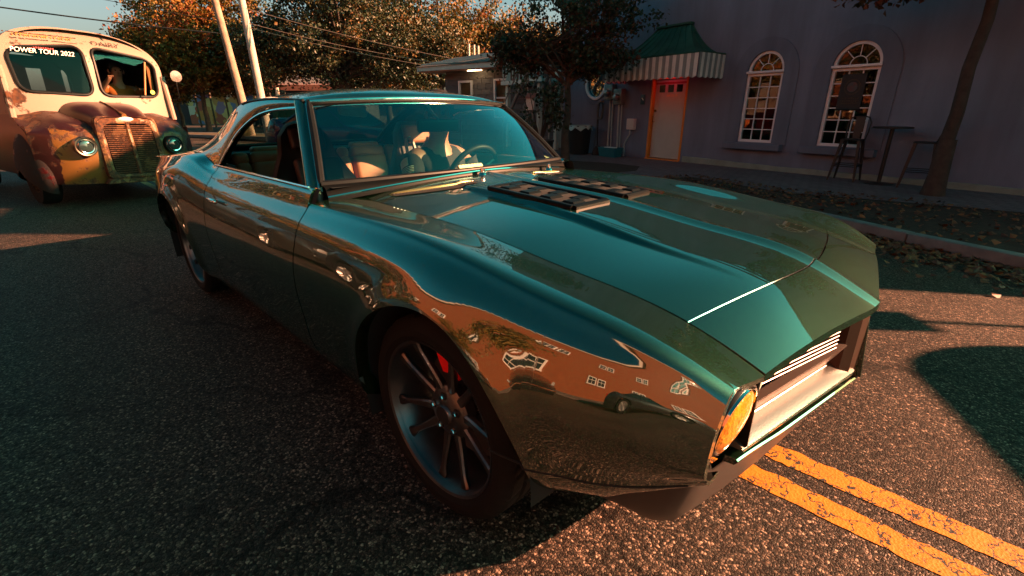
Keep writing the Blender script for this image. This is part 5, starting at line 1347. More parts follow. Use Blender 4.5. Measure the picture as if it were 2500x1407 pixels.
# worn lettering, sticker and small things on the cab front
def cabM(l, z, dx=.006): return frame_mat((cabx(l, z)+dx, l, z), (0.02, 1, 0), (-.30, 0, 1))
OCH = mat('faded_ochre_letter', (.42, .17, .03), .8)
DKB = mat('dark_brown_letter', (.03, .014, .008), .8)
m = MB(); rl = random.Random(5)
for (l0, l1, z, h, mm) in ((-.74, -.03, 2.135, .012, 0), (-.70, -.05, 2.062, .010, 0)):
    k = 40
    for i in range(k):
        if rl.random() < .92: l = lerp(l0, l1, (i+.5)/k); m.box((cabx(l, z)+.006, l, z+rl.uniform(-.003, .003)), (.006, (l1-l0)/k*1.02, h*rl.uniform(.6, 1.3)))
m.build('worn_lettering_rule', DKB, CAB)
m = MB()
for i in range(15):
    l = lerp(-.66, -.10, i/14); z = 2.098; w = rl.uniform(.014, .026); kind = rl.randint(0, 3)
    X = cabx(l, z)+.008
    for q in ([(0, 0, w*.4, .055)] if kind == 0 else [(-w*.5, 0, w*.35, .055), (w*.5, 0, w*.35, .055), (0, .01, w, .012)] if kind == 1 else [(0, .022, w*1.2, .012), (-w*.4, 0, w*.35, .05)] if kind == 2 else [(0, -.022, w*1.2, .012), (0, .022, w*1.2, .012), (-w*.4, 0, w*.35, .05)]):
        m.box((X, l+q[0], z+q[1]), (.006, q[2], q[3]))
m.build('worn_lettering', OCH, CAB)
text_obj('dairy_lettering', 'DAIRY', .085, DKB, CAB, cabM(.27, 2.09, .022), .002, sx=1.35)
WV = mat('white_vinyl', (.85, .83, .80), .5); RV = mat('red_vinyl', (.45, .02, .03), .5)
def paneM(l, z): return frame_mat((cabx(l, z)+.004, l, z), (0.02, 1, 0), (-.10, 0, 1))
text_obj('windscreen_lettering', 'POWER TOUR 2022', .078, WV, CAB, paneM(-.45, 1.915), .001, sx=.92, shear=.2)
m = MB()
for k in range(17):
    l = lerp(-.70, -.34, k/16); m.box((cabx(l, 1.96)+.004, l, 1.96), (.003, .014, .016))
m.build('red_sticker_line', RV, CAB)
MB().lathe([(0, .0), (.030, .0), (.030, .004), (0, .004)], 20, (cabx(.70, 1.49)+.004, .70, 1.49), 'x').build('round_sticker', mat('yellow_green_sticker', (.55, .70, .10), .5), CAB)
# cowl, nose, fenders
def xfr(l): return .735-.44*(abs(l)/.93)**3.2
def nose_pt(l, b):
    x = xfr(l); s = sstep((abs(l)-.60)/.33)
    P = [(x-.05, .285), (x-.005, .42), (x+.012, .60), (x-.005, .80), (x-.05, .93), (x*.72-.02, 1.045-.10*s), (x*.35-.05, 1.13-.12*s), (-.06, 1.18-.10*s), (-.16, 1.22-.08*s)]
    q = bsp(P, 40); t = b*40; i = min(int(t), 39); return (lerp(q[i][0], q[i+1][0], t-i), l, lerp(q[i][1], q[i+1][1], t-i))
for s in (-1, 1):
    o = grid('nose_fender', 29, 33, lambda a, b: nose_pt(s*lerp(.30, .93, a), b), MUST, BUS)
    # bulging wheel fender behind the nose
    def wf(a, b):
        th = lerp(R(-30), R(200), a); ph = lerp(0, R(88), b); r0 = math.cos(ph)
        return (-.12+.55*r0*math.cos(th), s*(.80+.22*math.sin(ph)), .44+.56*r0*math.sin(th))
    f = grid('wheel_fender', 33, 13, wf, FLAME, BUS)
    # skirt between nose and side
    grid('side_skirt', 12, 10, lambda a, b: (lerp(xfr(.93)-.03, -.9, a), s*(.925-.02*b), lerp(1.00, .30, b)), MAR, BUS)
    # headlights
    hx = .742
    hl = MB().lathe([(.122, -.06), (.124, .02), (.112, .035), (.100, .030), (.096, .02)], 36, (hx-.02, s*.503, .764), 'x').build('headlight', mat('aged_chrome', (.45, .40, .32), .3, 1.0, var=.4, vscale=14) if s < 0 else BLACK, BUS, True)
    MB().lathe([(.0, .035), (.045, .032), (.080, .022), (.097, .010)], 28, (hx-.005, s*.503, .764), 'x').build('headlight_lens', mat('dark_lens', (.02, .035, .035), .06, coat=1), hl, True)
    MB().lathe([(.074, .031), (.082, .033), (.086, .026)], 28, (hx-.002, s*.503, .764), 'x').build('headlight_ring', CHROME, hl, True)
    MB().tube([(-.10, s*.92, 1.10), (-.12, s*.905, 1.40), (-.17, s*.895, 1.72)], .035, 8).build('corner_pillar', CREAM, BUS, True)
    # front wheels
    w = empty('truck_wheel', (-.05, s*.83, .345)); w.parent = BUS
    MB().lathe([(.19, -.09), (.33, -.10), (.345, -.06), (.345, .06), (.33, .10), (.19, .09)], 36, axis='y').build('tyre', RUBBER, w, True, 40)
    MB().lathe([(.0, s*.05), (.08, s*.06), (.12, s*.02), (.19, s*.05), (.195, s*.09)], 28, axis='y').build('rim', MUST1, w, True, 40)
    w2 = clone(w, BUS); w2.location = (-3.2, s*.83, .345)
# snout over the engine with ribbed centre strip
def sn(a, b):
    x = lerp(-.18, .725, b); h = lerp(.50, .335, sstep(b*1.05)); zt_ = lerp(1.335, 1.125, b**1.5); zb_ = .95
    an = math.pi*a; c_, s_ = math.cos(an), math.sin(an)
    l = -h*math.copysign(abs(c_)**.45, c_); z = zb_+(zt_-zb_)*abs(s_)**.5; return (x, l, z)
SN = grid('engine_hood', 41, 25, sn, MAR, BUS)
MB().tube([(lerp(-.12, .70, i/12), 0, lerp(1.335, 1.125, (lerp(-.12, .70, i/12)+.18)/.905 if 0 else ((lerp(-.12, .70, i/12)+.18)/.905)**1.5)+.008) for i in range(13)], [.010]*10+[.018, .026, .03], 8).build('hood_ornament', MUST1, SN, True)
def gx(z): return lerp(.83, .70, (z-.355)/.78)
# grille shell
go = rpoly([(-.345, 1.135), (-.36, .33), (.36, .33), (.345, 1.135)], .10); gi = rpoly([(-.275, 1.045), (-.285, .40), (.285, .40), (.275, 1.045)], .10)
vs = []
for p, q in zip(go, gi): vs += [(gx(p[1])-.12, p[0], p[1]), (gx(p[1])-.005, p[0], p[1]), (gx((p[1]+q[1])/2)+.020, (p[0]*.45+q[0]*.55), (p[1]*.45+q[1]*.55)), (gx(q[1])+.006, q[0], q[1]), (gx(q[1])-.05, q[0], q[1])]
k = len(go)
GS = MB().add(vs, [(5*i+j, 5*((i+1) % k)+j, 5*((i+1) % k)+j+1, 5*i+j+1) for i in range(k) for j in range(4)]).build('grille_shell', MUST1, BUS, True, 50)
MB().add([(gx(p[1])-.045, p[0], p[1]) for p in gi], [tuple(range(k))]).build('radiator_core', VOID, GS)
for s in (-1, 1):
    for q in range(24):
        z = lerp(.425, 1.02, q/23)
        MB().add([(gx(z)-.03, s*.028, z-.004), (gx(z)+.002, s*.028, z-.009), (gx(z)+.002, s*.268, z-.009), (gx(z)-.03, s*.268, z-.004), (gx(z)-.03, s*.028, z+.004), (gx(z)+.003, s*.028, z+.001), (gx(z)+.003, s*.268, z+.001), (gx(z)-.03, s*.268, z+.004)], [(0, 1, 2, 3), (7, 6, 5, 4), (1, 5, 6, 2), (0, 4, 5, 1), (3, 2, 6, 7)]).build('grille_slat', rusty('rusty_slat', (.16, .07, .025), amt=.42, scale=7) if 'rusty_slat' not in MATS else MATS['rusty_slat'], GS)
MB().add([(gx(z)+d, l, z) for z in (.40, 1.05) for l, d in ((-.026, .0), (-.012, .018), (.012, .018), (.026, .0))], [(0, 1, 5, 4), (1, 2, 6, 5), (2, 3, 7, 6)]).build('grille_centre_bar', MUST1, GS)
MB().lathe([(0, .022), (.05, .018), (.085, .004), (.088, 0)], 28, (0, 0, 0), 'x').build('oval_emblem', mat('white_enamel', (.70, .66, .60), .35), GS, True)
em = GS.children[-1] if GS.children[-1].name.startswith('oval') else [c for c in GS.children if c.name.startswith('oval')][0]
em.location = (gx(1.10)+.012, 0, 1.098); em.scale = (1, 1.0, .38)
MB().prism([(-.36, .345), (.36, .345), (.40, .285), (-.40, .285)], .70, .835, 'x').build('front_apron', MUST1, BUS, bevel=.012)
MB().tube([(-.16, 0, 2.24), (-.19, .0, 2.31)], .015, 6).build('marker_light', BLACK, BUS, True)
bpy.data.objects['marker_light'].location = (0, .36, -.03)
MB().tube([(-.12, .90, 1.36), (-.02, 1.02, 1.42), (-.02, 1.02, 1.66)], .010, 6).build('mirror_bracket', SATIN, BUS, True)
MB().lathe([(0, -.03), (.06, -.02), (.085, .0), (.08, .01), (0, .012)], 24, (-.02, 1.03, 1.735), 'x').build('wing_mirror', mat('aged_chrome2', (.5, .48, .45), .2, 1.0), BUS, True)
MB().tube([(.02, .55, 1.44), (-.05, .66, 1.90)], .012, 6).build('wiper_post', mat('orange_rust_bar', (.45, .16, .04), .6), BUS, True)
MB().box((-.20, .74, 1.64), (.03, .045, .55)).build('inner_post', MATS['orange_rust_bar'], BUS)
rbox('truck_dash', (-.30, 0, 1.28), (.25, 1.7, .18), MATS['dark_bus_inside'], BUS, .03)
mb_a, mb_s = math.cos(R(10.49)), math.sin(R(10.49))
def busw(x, l, z): return (-8.128+x*mb_a-l*mb_s, -.534+x*mb_s+l*mb_a, z)
seated_person('truck driver in an orange shirt with an arm raised behind the windscreen', busw(-.80, .56, 1.10), R(10.49), mat('orange_shirt', (.52, .17, .03), .8, var=.3, vscale=8), [(.40, -.22, .56), (.42, .16, .40)], HAIRD, lean=.02)
# ================================================================== TREES
BARK = mat('bark', (.11, .075, .055), .95, var=.55, vscale=9, bump=.9, bscale=26)
BARKD = mat('dark_bark', (.06, .045, .036), .95, var=.55, vscale=9, bump=.9, bscale=26)
LEAF_OR = leaf_mat('autumn_leaf', [(0, (.030, .038, .006)), (.35, (.085, .065, .008)), (.65, (.20, .105, .010)), (.88, (.26, .10, .010)), (1, (.17, .04, .010))], .6, .15)
LEAF_DK = leaf_mat('dark_green_leaf', [(0, (.010, .020, .007)), (.5, (.022, .032, .008)), (.85, (.055, .042, .009)), (1, (.13, .06, .010))], .5, .15)
LEAF_OAK = leaf_mat('street_oak_leaf', [(0, (.020, .030, .012)), (.55, (.045, .050, .018)), (.85, (.10, .04, .02)), (1, (.16, .04, .02))], .5, .3)
def tree(name, label, loc, h_tr, r_tr, crowns, nclump, per, lsize, mt, bark, seed, cat='tree', group=None, cr=(.25, .55), lean=(0, 0), shell=.55, nl=14):
    rn = random.Random(seed); T = empty(name, loc, 0, label, cat, group)
    cl = []
    for i in range(nclump):
        cx, cy, cz, rx, ry, rz = crowns[i % len(crowns)] if len(crowns) < 8 else rn.choice(crowns)
        while True:
            d = Vector((rn.uniform(-1, 1), rn.uniform(-1, 1), rn.uniform(-1, 1)))
            if shell*.5 < d.length < 1: break
        k = rn.uniform(.8, 1.12); cl.append(Vector((cx+d.x*rx*k, cy+d.y*ry*k, cz+d.z*rz*k)))
    tp = MB(); top_ = Vector((lean[0], lean[1], h_tr)); pts = [Vector((0, 0, -.05))]
    for i in range(1, 7): t = i/6; pts.append(Vector((lean[0]*t+rn.gauss(0, r_tr*.25), lean[1]*t+rn.gauss(0, r_tr*.25), h_tr*t)))
    tp.tube(pts, [r_tr*1.35, r_tr*1.05]+[r_tr*lerp(1, .62, i/5) for i in range(1, 6)], 10)
    cc = Vector((crowns[0][0], crowns[0][1], crowns[0][2]))
    tp.tube([pts[-1], pts[-1].lerp(cc, .6), cc+Vector((0, 0, crowns[0][5]*.5))], [r_tr*.6, r_tr*.4, r_tr*.12], 8)
    for i in range(min(nl, len(cl))):
        e = cl[rn.randrange(len(cl))]; a = pts[-1].lerp(cc, rn.uniform(-.25, .7)) if rn.random() < .8 else pts[-2]
        mid = a.lerp(e, .5)+Vector((rn.gauss(0, .12), rn.gauss(0, .12), rn.uniform(0, .25)))*(a-e).length*.3
        tp.tube([a, mid, e], [r_tr*.34, r_tr*.2, r_tr*.05], 6, False)
        for q in range(2):
            e2 = cl[rn.randrange(len(cl))]
            if (e2-mid).length < 1.6*max(crowns[0][3], .5): tp.tube([mid, mid.lerp(e2, .6)+Vector((0, 0, rn.uniform(-.1, .1))), e2], [r_tr*.16, r_tr*.09, r_tr*.03], 5, False)
    tp.build('trunk', bark, T, True)
    pts2 = []; fine = lsize[1] > .2
    if fine: per = int(per*1.7); lsize = (lsize[0]*.62, lsize[1]*.72)
    for c in cl:
        s = rn.uniform(*cr); tone = min(1, max(0, rn.gauss(.5, .25)))
        for k in range(per):
            pts2.append((c.x+rn.gauss(0, s*.55), c.y+rn.gauss(0, s*.55), c.z+rn.gauss(0, s*.38), min(1, max(0, tone+rn.gauss(0, .18)))))
    leaf_stuff('crown', pts2, mt, T, size=lsize, up=False, rnd=rn)
    return T
G = 'autumn trees across the junction'
tree('street_oak', 'slender street oak in the planting bed, dark crown over the canopy', (-6.84, 8.40, 0), 2.1, .105, [(-.2, -.1, 3.15, 1.55, 1.5, 1.05), (-1.1, -.6, 2.5, .8, .8, .5), (.9, .4, 3.3, 1.0, 1.0, .7), (.5, .3, 2.35, 1.0, .8, .35)], 190, 60, (.05, .11), LEAF_OAK, BARK, 11, cr=(.14, .34), nl=46)
tree('street_oak', 'street oak rising beside the bar table with branches over the windows', (.50, 8.02, 0), 3.5, .088, [(0, -.1, 4.3, 1.7, 1.7, .8), (-1.05, -.35, 2.95, .75, .65, .16), (.9, -.5, 3.4, .8, .9, .3)], 120, 60, (.06, .13), LEAF_OAK, BARKD, 12, cr=(.12, .30), nl=40)
T = bpy.data.objects['street_oak.001']
MB().lathe([(.16, -.02), (.14, .10), (.122, .30), (.108, .55), (.098, .8)], 18).build('trunk_flare', BARKD, T, True)
tree('autumn_tree', 'broad orange autumn tree beside the milk truck roof', (-35.3, 7.7, 0), 2.6, .16, [(0, 0, 5.6, 3.3, 3.3, 3.4), (-.8, -1.6, 4.0, 2.4, 2.2, 1.9), (.6, 1.5, 4.2, 2.4, 2.4, 2.0)], 300, 60, (.16, .32), LEAF_OR, BARK, 21, group=G, cr=(.4, .9))
tree('autumn_tree', 'smaller reddish autumn tree just behind the orange one', (-42.3, 7.85, 0), 2.4, .15, [(0, 0, 5.0, 2.5, 2.5, 3.2), (0, -1.0, 3.6, 2.2, 2.2, 1.6)], 180, 55, (.18, .34), LEAF_OR, BARK, 22, group=G, cr=(.4, .9))
tree('autumn_tree', 'orange autumn tree standing between the two utility poles', (-37, 10.3, 0), 3.0, .18, [(0, 0, 6.4, 3.2, 3.2, 3.6), (.5, .8, 4.2, 2.6, 2.6, 1.7)], 260, 55, (.18, .34), LEAF_OR, BARK, 23, group=G, cr=(.4, .95))
tree('live_oak', 'big dark live oak with sky gaps behind the coupe roof', (-26.8, 13.2, 0), 2.6, .34, [(0, 0, 5.2, 4.4, 4.4, 2.8), (-2.2, -2.6, 4.4, 3.0, 3.0, 1.8), (2.4, 2.6, 4.6, 3.2, 3.2, 2.0), (0, 0, 7.4, 3.6, 3.6, 2.0)], 420, 60, (.14, .28), LEAF_DK, BARKD, 24, cr=(.4, .95), nl=40)
tree('live_oak', 'golden topped oak behind the grey block building', (-27.7, 20.7, 0), 3.2, .30, [(0, 0, 6.6, 4.0, 4.0, 3.6), (1.8, 2.4, 5.0, 3.0, 3.0, 2.4), (-2, -2, 5.0, 3.0, 3.0, 2.4)], 380, 55, (.16, .32), LEAF_OR, BARKD, 25, cr=(.4, .95), nl=34)
tree('live_oak', 'distant oak filling the gap above the far white building', (-41.5, 25.0, 0), 3.2, .32, [(0, 0, 7.4, 4.4, 4.4, 4.2), (-2, -3, 5.0, 3.4, 3.4, 2.4)], 300, 55, (.2, .4), LEAF_DK, BARKD, 26, cr=(.5, 1.1), nl=30)
tree('live_oak', 'pale distant tree seen past the edge of the stucco building', (-26.5, 26.5, 0), 3.2, .28, [(0, 0, 5.4, 3.6, 3.6, 2.6), (3.0, 2.5, 4.6, 2.6, 2.6, 2.0)], 240, 50, (.18, .36), LEAF_OR, BARKD, 27, cr=(.45, 1.0), nl=30)
for k, (x, y, s) in enumerate(((-70, 26, 3), (-66, 16, 4), (-72, 34, 5), (-60, 38, 6))):
    tree('far_tree', ['far tree standing left of the mural wall end', 'far tree rising behind the painted mural', 'far tree behind the low white far building', 'far tree at the right end of the far white building'][k], (x, y, 0), 2.5, .25, [(0, 0, 4.6, 5, 5, 3.2)], 110, 60, (.3, .6), LEAF_DK if k % 2 else LEAF_OR, BARKD, 60+s, cr=(.7, 1.4))
# ================================================================== POLES AND WIRES
POLEW = mat('weathered_pole', (.38, .26, .19), .9, var=.5, vscale=3, bump=.6, bscale=20)
POLEL = mat('pale_pole', (.52, .42, .36), .8, var=.35, vscale=3)
def pole(label, x, y, h, r, lx, ly, mt, arm):
    T = empty('utility_pole', (x, y, 0), 0, label, 'pole', 'utility poles')
    MB().tube([(0, 0, -.05), (lx*.5, ly*.5, h*.5), (lx, ly, h)], [r*1.1, r*.95, r*.8], 12).build('pole_shaft', mt, T, True)
    if arm: MB().tube([(lx, ly, h-1.0), (lx+.02, ly+.25, h-.4)], .09, 8).build('insulator', WHITE, T, True)
    return T
pole('brown weathered wooden utility pole leaning left of the pale one', -24.8, 6.8, 9.0, .165, -.55, -.60, POLEW, False)
pl2 = pole('pale utility pole with a white band near its foot', -22.1, 6.63, 9.0, .15, -.18, -.2, POLEL, True)
MB().tube([(0, 0, 1.05), (-.01, -.01, 1.75)], .175, 12).build('white_band', WHITE, pl2, True)
WIREM = mat('black_wire', (.015, .017, .018), .6); WIREB = mat('pale_cable', (.30, .22, .17), .5)  # pale brown tone for the service cables
def wire(label, a, b, sag, r, mt, n=24):
    a, b = Vector(a), Vector(b)
    tag(MB().tube([a.lerp(b, i/n)-Vector((0, 0, 4*sag*(i/n)*(1-i/n))) for i in range(n+1)], r, 6).build('overhead_wire', mt, None, True), label, 'wire')
wire('thick black overhead wire crossing the sky above the milk truck', (-29.9, -1.2, 5.30), (-24.9, 6.2, 4.45), .06, .030, WIREM)
wire('thin black overhead wire highest above the milk truck', (-28.6, .4, 6.1), (-24.9, 6.3, 4.95), .06, .012, WIREM)
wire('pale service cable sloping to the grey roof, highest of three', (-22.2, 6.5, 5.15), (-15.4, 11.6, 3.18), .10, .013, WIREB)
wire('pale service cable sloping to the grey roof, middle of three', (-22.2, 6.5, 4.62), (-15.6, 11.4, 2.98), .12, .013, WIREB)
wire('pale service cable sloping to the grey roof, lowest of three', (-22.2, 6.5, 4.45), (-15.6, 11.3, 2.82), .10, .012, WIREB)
# ================================================================== GREY BLOCK BUILDING
GB = empty('block_building', (-14.86, 10.91, 0), R(10.4), 'grey concrete block building with pale fascia and white framed windows', 'building')
BLK = [mat('grey_block_%d' % k, c, .9, var=.3, vscale=5, bump=.3, bscale=40) for k, c in enumerate(((.115, .125, .14), (.095, .105, .12), (.13, .14, .15)))]
wins = [(.70, 1.36, 1.15, 2.27), (2.36, 3.04, .95, 2.29)]
MB().box((2.6, 1.6, 1.3), (5.16, 3.1, 2.6)).build('wall_core', mat('block_mortar', (.15, .16, .17), .95), GB)
bm0 = {}
bh, bl = .178, .395
for r_ in range(14):
    for q in range(14):
        u = -.0+q*bl+(bl/2 if r_ % 2 else 0)-bl/2; z = .09+r_*bh
        a, b = max(u, .0)+.006, min(u+bl, 5.2)-.006
        if b-a < .05: continue
        skip = False
        for (wa, wb, za, zb) in wins:
            if z+bh/2 > za and z-bh/2 < zb:
                if a < wb and b > wa:
                    if a < wa-.05: b = wa-.005
                    elif b > wb+.05: a = wb+.005
                    else: skip = True
        if skip or b-a < .03: continue
        key = (round(b-a, 3), (r_*5+q*3) % 3)
        if key not in bm0:
            o = MB().box((0, 0, 0), (b-a, .05, bh-.012)).build('block', BLK[key[1]], GB); bm0[key] = o.data
        else:
            o = bpy.data.objects.new('block', bm0[key]); COL.objects.link(o); o.parent = GB
        o.location = ((a+b)/2, .032, z)
for (wa, wb, za, zb) in wins:
    f = MB(); t = .07
    f.box((wa+t/2, -.0, (za+zb)/2), (t, .10, zb-za)); f.box((wb-t/2, 0, (za+zb)/2), (t, .10, zb-za)); f.box(((wa+wb)/2, 0, zb-t/2), (wb-wa-2*t, .098, t)); f.box(((wa+wb)/2, 0, za+t/2), (wb-wa-2*t, .098, t)); f.box(((wa+wb)/2, .01, lerp(za, zb, .52)), (wb-wa-2*t, .06, .05))
    w = f.build('window', FRAMEW, GB)
    for (z0, z1) in ((za+t, lerp(za, zb, .5)), (lerp(za, zb, .54), zb-t)):
        MB().box(((wa+wb)/2, .03, (z0+z1)/2), (wb-wa-2*t, .008, z1-z0)).build('window_pane', mat('amber_reflecting_pane', (.04, .03, .02), .05, spec=.9), w)
    MB().box(((wa+wb)/2, .05, lerp(za, zb, .75)), (wb-wa-2*t, .006, (zb-za)*.4)).build('orange_blind', mat('orange_blind', (.50, .20, .04), .8, var=.4, vscale=12), w)
TRW = mat('pale_teal_trim', (.46, .58, .54), .6, var=.15, vscale=5)
MB().box((2.2, -.62, 2.70), (6.0, .05, .17)).build('fascia', TRW, GB, bevel=.006)
MB().box((2.2, -.28, 2.60), (6.0, .64, .03)).build('soffit', mat('warm_soffit', (.35, .20, .12), .8), GB)
MB().box((-.80, .9, 2.68), (.05, 3.1, .17)).build('fascia_return', TRW, GB, bevel=.006)
MB().add([(-.85, -.70, 2.77), (5.3, -.70, 2.80), (5.3, 1.7, 3.30), (-.85, 1.7, 3.30), (-.85, 3.3, 2.8), (5.3, 3.3, 2.8)], [(0, 1, 2, 3), (3, 2, 5, 4)]).build('roof', mat('dark_roofing', (.03, .04, .05), .8), GB)
MB().box((1.0, -.10, 3.0), (4.2, .04, .13), M=Matrix.Rotation(R(-4), 3, 'Y')).build('upper_fascia', TRW, GB)
tube = MB().box((1.75, -.35, 2.575), (.62, .05, .035)).build('strip_light', mat('lit_tube', (.9, .7, .45), .4, emit=((1, .62, .3), 5.0)), GB)
for k, u in enumerate((.6, .85, 1.05)): MB().tube([(u, .8, 3.1), (u, .8, 3.62-.05*k)], .04, 8).build('vent_pipe', mat('pale_pipe', (.6, .5, .42), .6), GB, True)
# ================================================================== STAIR, PORCH AND YARD THINGS BETWEEN THE BUILDINGS
ST = empty('outside_stair', (-8.45, 10.2, 0), R(-11.5), 'grey metal outside stair with handrails between the two buildings', 'stair')
STM = mat('stair_metal', (.22, .25, .25), .5, .5)
pa, pb = Vector((-1.5, -1.1, .75)), Vector((-.2, -1.1, 2.25))
for oy in (-.0, .8):
    MB().tube([pa+Vector((0, oy, 0)), pb+Vector((0, oy, 0))], .055, 6).build('stringer', STM, ST, True)
    MB().tube([pa+Vector((-.05, oy, .55)), pb+Vector((-.05, oy, .55))], .022, 6).build('handrail', STM, ST, True)
    MB().tube([pb+Vector((0, oy, .5)), pb+Vector((0, oy, -2.25))], .03, 6).build('stair_post', STM, ST, True)
    MB().tube([pa+Vector((0, oy, .55)), pa+Vector((0, oy, -.75))], .03, 6).build('stair_post', STM, ST, True)
for k in range(8): MB().box(pa.lerp(pb, (k+.5)/8)+Vector((0, .4, .02)), (.22, .78, .03)).build('tread', STM, ST)
PO = empty('porch', (-9.35, 11.4, 0), R(-11.5), 'pale green porch landing with posts beside the stucco corner', 'porch')
for u, y in ((-1.9, -.9), (-.10, -.9), (.10, -.35)): MB().box((u, y, 1.2), (.13, .13, 2.4)).build('porch_post', TRW, PO, bevel=.006)
MB().box((-.9, -.5, 2.08), (2.3, 1.2, .12)).build('porch_deck', TRW, PO, bevel=.006)
MB().box((-.9, -1.06, 2.62), (2.2, .05, .05)).build('porch_rail', TRW, PO)
for k in range(12): MB().box((-1.95+.19*k, -1.06, 2.36), (.03, .03, .5)).build('baluster', TRW, PO)
MB().box((-.9, .35, 1.0), (2.2, .1, 2.0)).build('back_wall', mat('porch_wall', (.20, .27, .25), .9, var=.3, vscale=3), PO)
T = empty('box_on_post', (-7.39, 7.73, 0), R(15), 'small white house-shaped box on a thin post by the planting bed', 'post box')
MB().tube([(0, 0, 0), (0, 0, 1.25)], .022, 8).build('post', mat('grey_post', (.25, .25, .23), .7), T, True)
MB().prism([(-.14, 1.22), (.14, 1.22), (.14, 1.50), (0, 1.60), (-.14, 1.50)], -.11, .11, 'x').build('box', mat('painted_white', (.6, .62, .60), .6, var=.2, vscale=9), T, bevel=.004)
MB().add([(-.14, -.17, 1.485), (.14, -.17, 1.485), (.14, 0, 1.615), (-.14, 0, 1.615), (.14, .17, 1.485), (-.14, .17, 1.485)], [(0, 1, 2, 3), (3, 2, 4, 5)]).build('box_roof', mat('faded_red_roof', (.30, .12, .10), .7), T)
for yy, zz in ((-.03, 1.42), (.0, 1.33)): MB().box((.112, yy, zz), (.006, .12, .06)).build('box_marking', DKB, T)
T = empty('potted_shrub', (-6.95, 7.55, 0), 0, 'leafy shrub in a dark round pot left of the oak trunk', 'plant')
MB().lathe([(0, .0), (.24, .0), (.30, .45), (.33, .50), (.33, .54), (.29, .54), (.28, .48), (0, .46)], 24).build('pot', mat('dark_pot', (.015, .016, .017), .5), T, True, 40)
rn = random.Random(31); tw = MB(); tips = []
for k in range(16):
    a = rn.uniform(0, 6.28); e = Vector((math.cos(a)*rn.uniform(.2, .55), math.sin(a)*rn.uniform(.2, .55), rn.uniform(.85, 1.75))); tw.tube([(0, 0, .46), Vector((e.x*.4, e.y*.4, .9)), e], [.022, .015, .006], 6, False); tips.append(e)
tw.build('branches', BARKD, T, True)
leaf_stuff('foliage', [(c.x+rn.gauss(0, .13), c.y+rn.gauss(0, .13), c.z+rn.gauss(0, .12), rn.random()*.7) for c in tips for _ in range(38)], LEAF_DK, T, size=(.06, .12), up=False, rnd=rn)
T = empty('purple_sign', (-9.6, 7.25, 0), R(-40), 'purple yard sign with pale teal lettering standing behind the coupe', 'sign')
MB().box((0, 0, .95), (.62, .02, .72)).build('sign_board', mat('purple_board', (.09, .025, .12), .6), T, bevel=.004)
for s in (-1, 1): MB().tube([(s*.2, .02, 0), (s*.2, .02, .9)], .015, 6).build('sign_leg', STM, T, True)
m = MB(); rn = random.Random(9)
for r_ in range(3):
    for q in range(6): m.box((-.14+.055*q, -.013, 1.13-.075*r_), (rn.uniform(.02, .042), .004, rn.uniform(.02, .045)))
m.build('sign_lettering', mat('teal_letter', (.10, .38, .36), .6), T)
# ================================================================== FAR SIDE OF THE JUNCTION
MW = empty('mural_wall', (-50.3, 12.6, 0), R(44.4), 'low wall painted with a colourful mural beyond the trees', 'mural wall')
def mural_mat():
    m, nt, b = nodes('mural'); tc = N(nt, 'ShaderNodeTexCoord'); vo = N(nt, 'ShaderNodeTexVoronoi', i_Scale=1.3); nz = N(nt, 'ShaderNodeTexNoise', i_Scale=.8, i_Detail=4.0, i_Distortion=1.5)
    nt.links.new(tc.outputs['Object'], nz.inputs['Vector']); va = N(nt, 'ShaderNodeMix', data_type='RGBA', blend_type='ADD'); va.inputs[0].default_value = 1.0
    nt.links.new(tc.outputs['Object'], va.inputs[6]); nt.links.new(nz.outputs['Color'], va.inputs[7]); nt.links.new(va.outputs[2], vo.inputs['Vector'])
    sp = N(nt, 'ShaderNodeSeparateColor'); nt.links.new(vo.outputs['Color'], sp.inputs[0]); rp = N(nt, 'ShaderNodeValToRGB'); rp.color_ramp.interpolation = 'CONSTANT'
    cs = [(.0, (.55, .22, .05)), (.18, (.70, .62, .50)), (.34, (.16, .20, .38)), (.48, (.62, .30, .10)), (.62, (.45, .10, .06)), (.75, (.70, .50, .20)), (.88, (.30, .18, .30))]
    rp.color_ramp.elements[0].color = (*cs[0][1], 1); rp.color_ramp.elements[1].position = cs[1][0]; rp.color_ramp.elements[1].color = (*cs[1][1], 1)
    for p, c in cs[2:]: e = rp.color_ramp.elements.new(p); e.color = (*c, 1)
    nt.links.new(sp.outputs[0], rp.inputs[0]); nt.links.new(rp.outputs[0], b.inputs['Base Color']); b.inputs['Roughness'].default_value = .8
    return m
MB().box((1.2, 0, 1.35), (7.6, .25, 2.5)).build('mural_panel', mural_mat(), MW, bevel=.01)
MB().box((-4.2, .1, 1.5), (3.2, .3, 2.9)).build('dark_wing', mat('dark_shop', (.03, .03, .035), .7), MW)
MB().box((0, -.1, 2.85), (12.5, .9, .25)).build('wall_roof', mat('dark_eave', (.04, .035, .03), .8), MW)
for k in range(7): tag(MB().tube([(-44.6+.9*k, 9.6+.8*k, 0), (-44.65+.9*k, 9.6+.8*k, 2.6)], .07, 8).build('sapling_trunk', BARK, None, True), 'thin bare sapling trunk standing in front of the mural wall', 'sapling', 'sapling trunks in front of the mural')
FB = empty('far_building', (-60, 25, 0), R(45), 'long low far building with a pale lit roof beyond the junction', 'building')
MB().box((0, 0, 1.7), (16, 6, 3.4)).build('wall', mat('far_dark_wall', (.05, .05, .055), .8, var=.4, vscale=1), FB)
MB().box((0, -3.2, 3.7), (17, .4, .6)).build('roof_edge', mat('rust_red_roof', (.42, .12, .07), .7), FB)
MB().box((1, -1.5, 4.5), (10, 3, 1.1)).build('upper_block', mat('pale_upper', (.62, .48, .42), .8), FB)
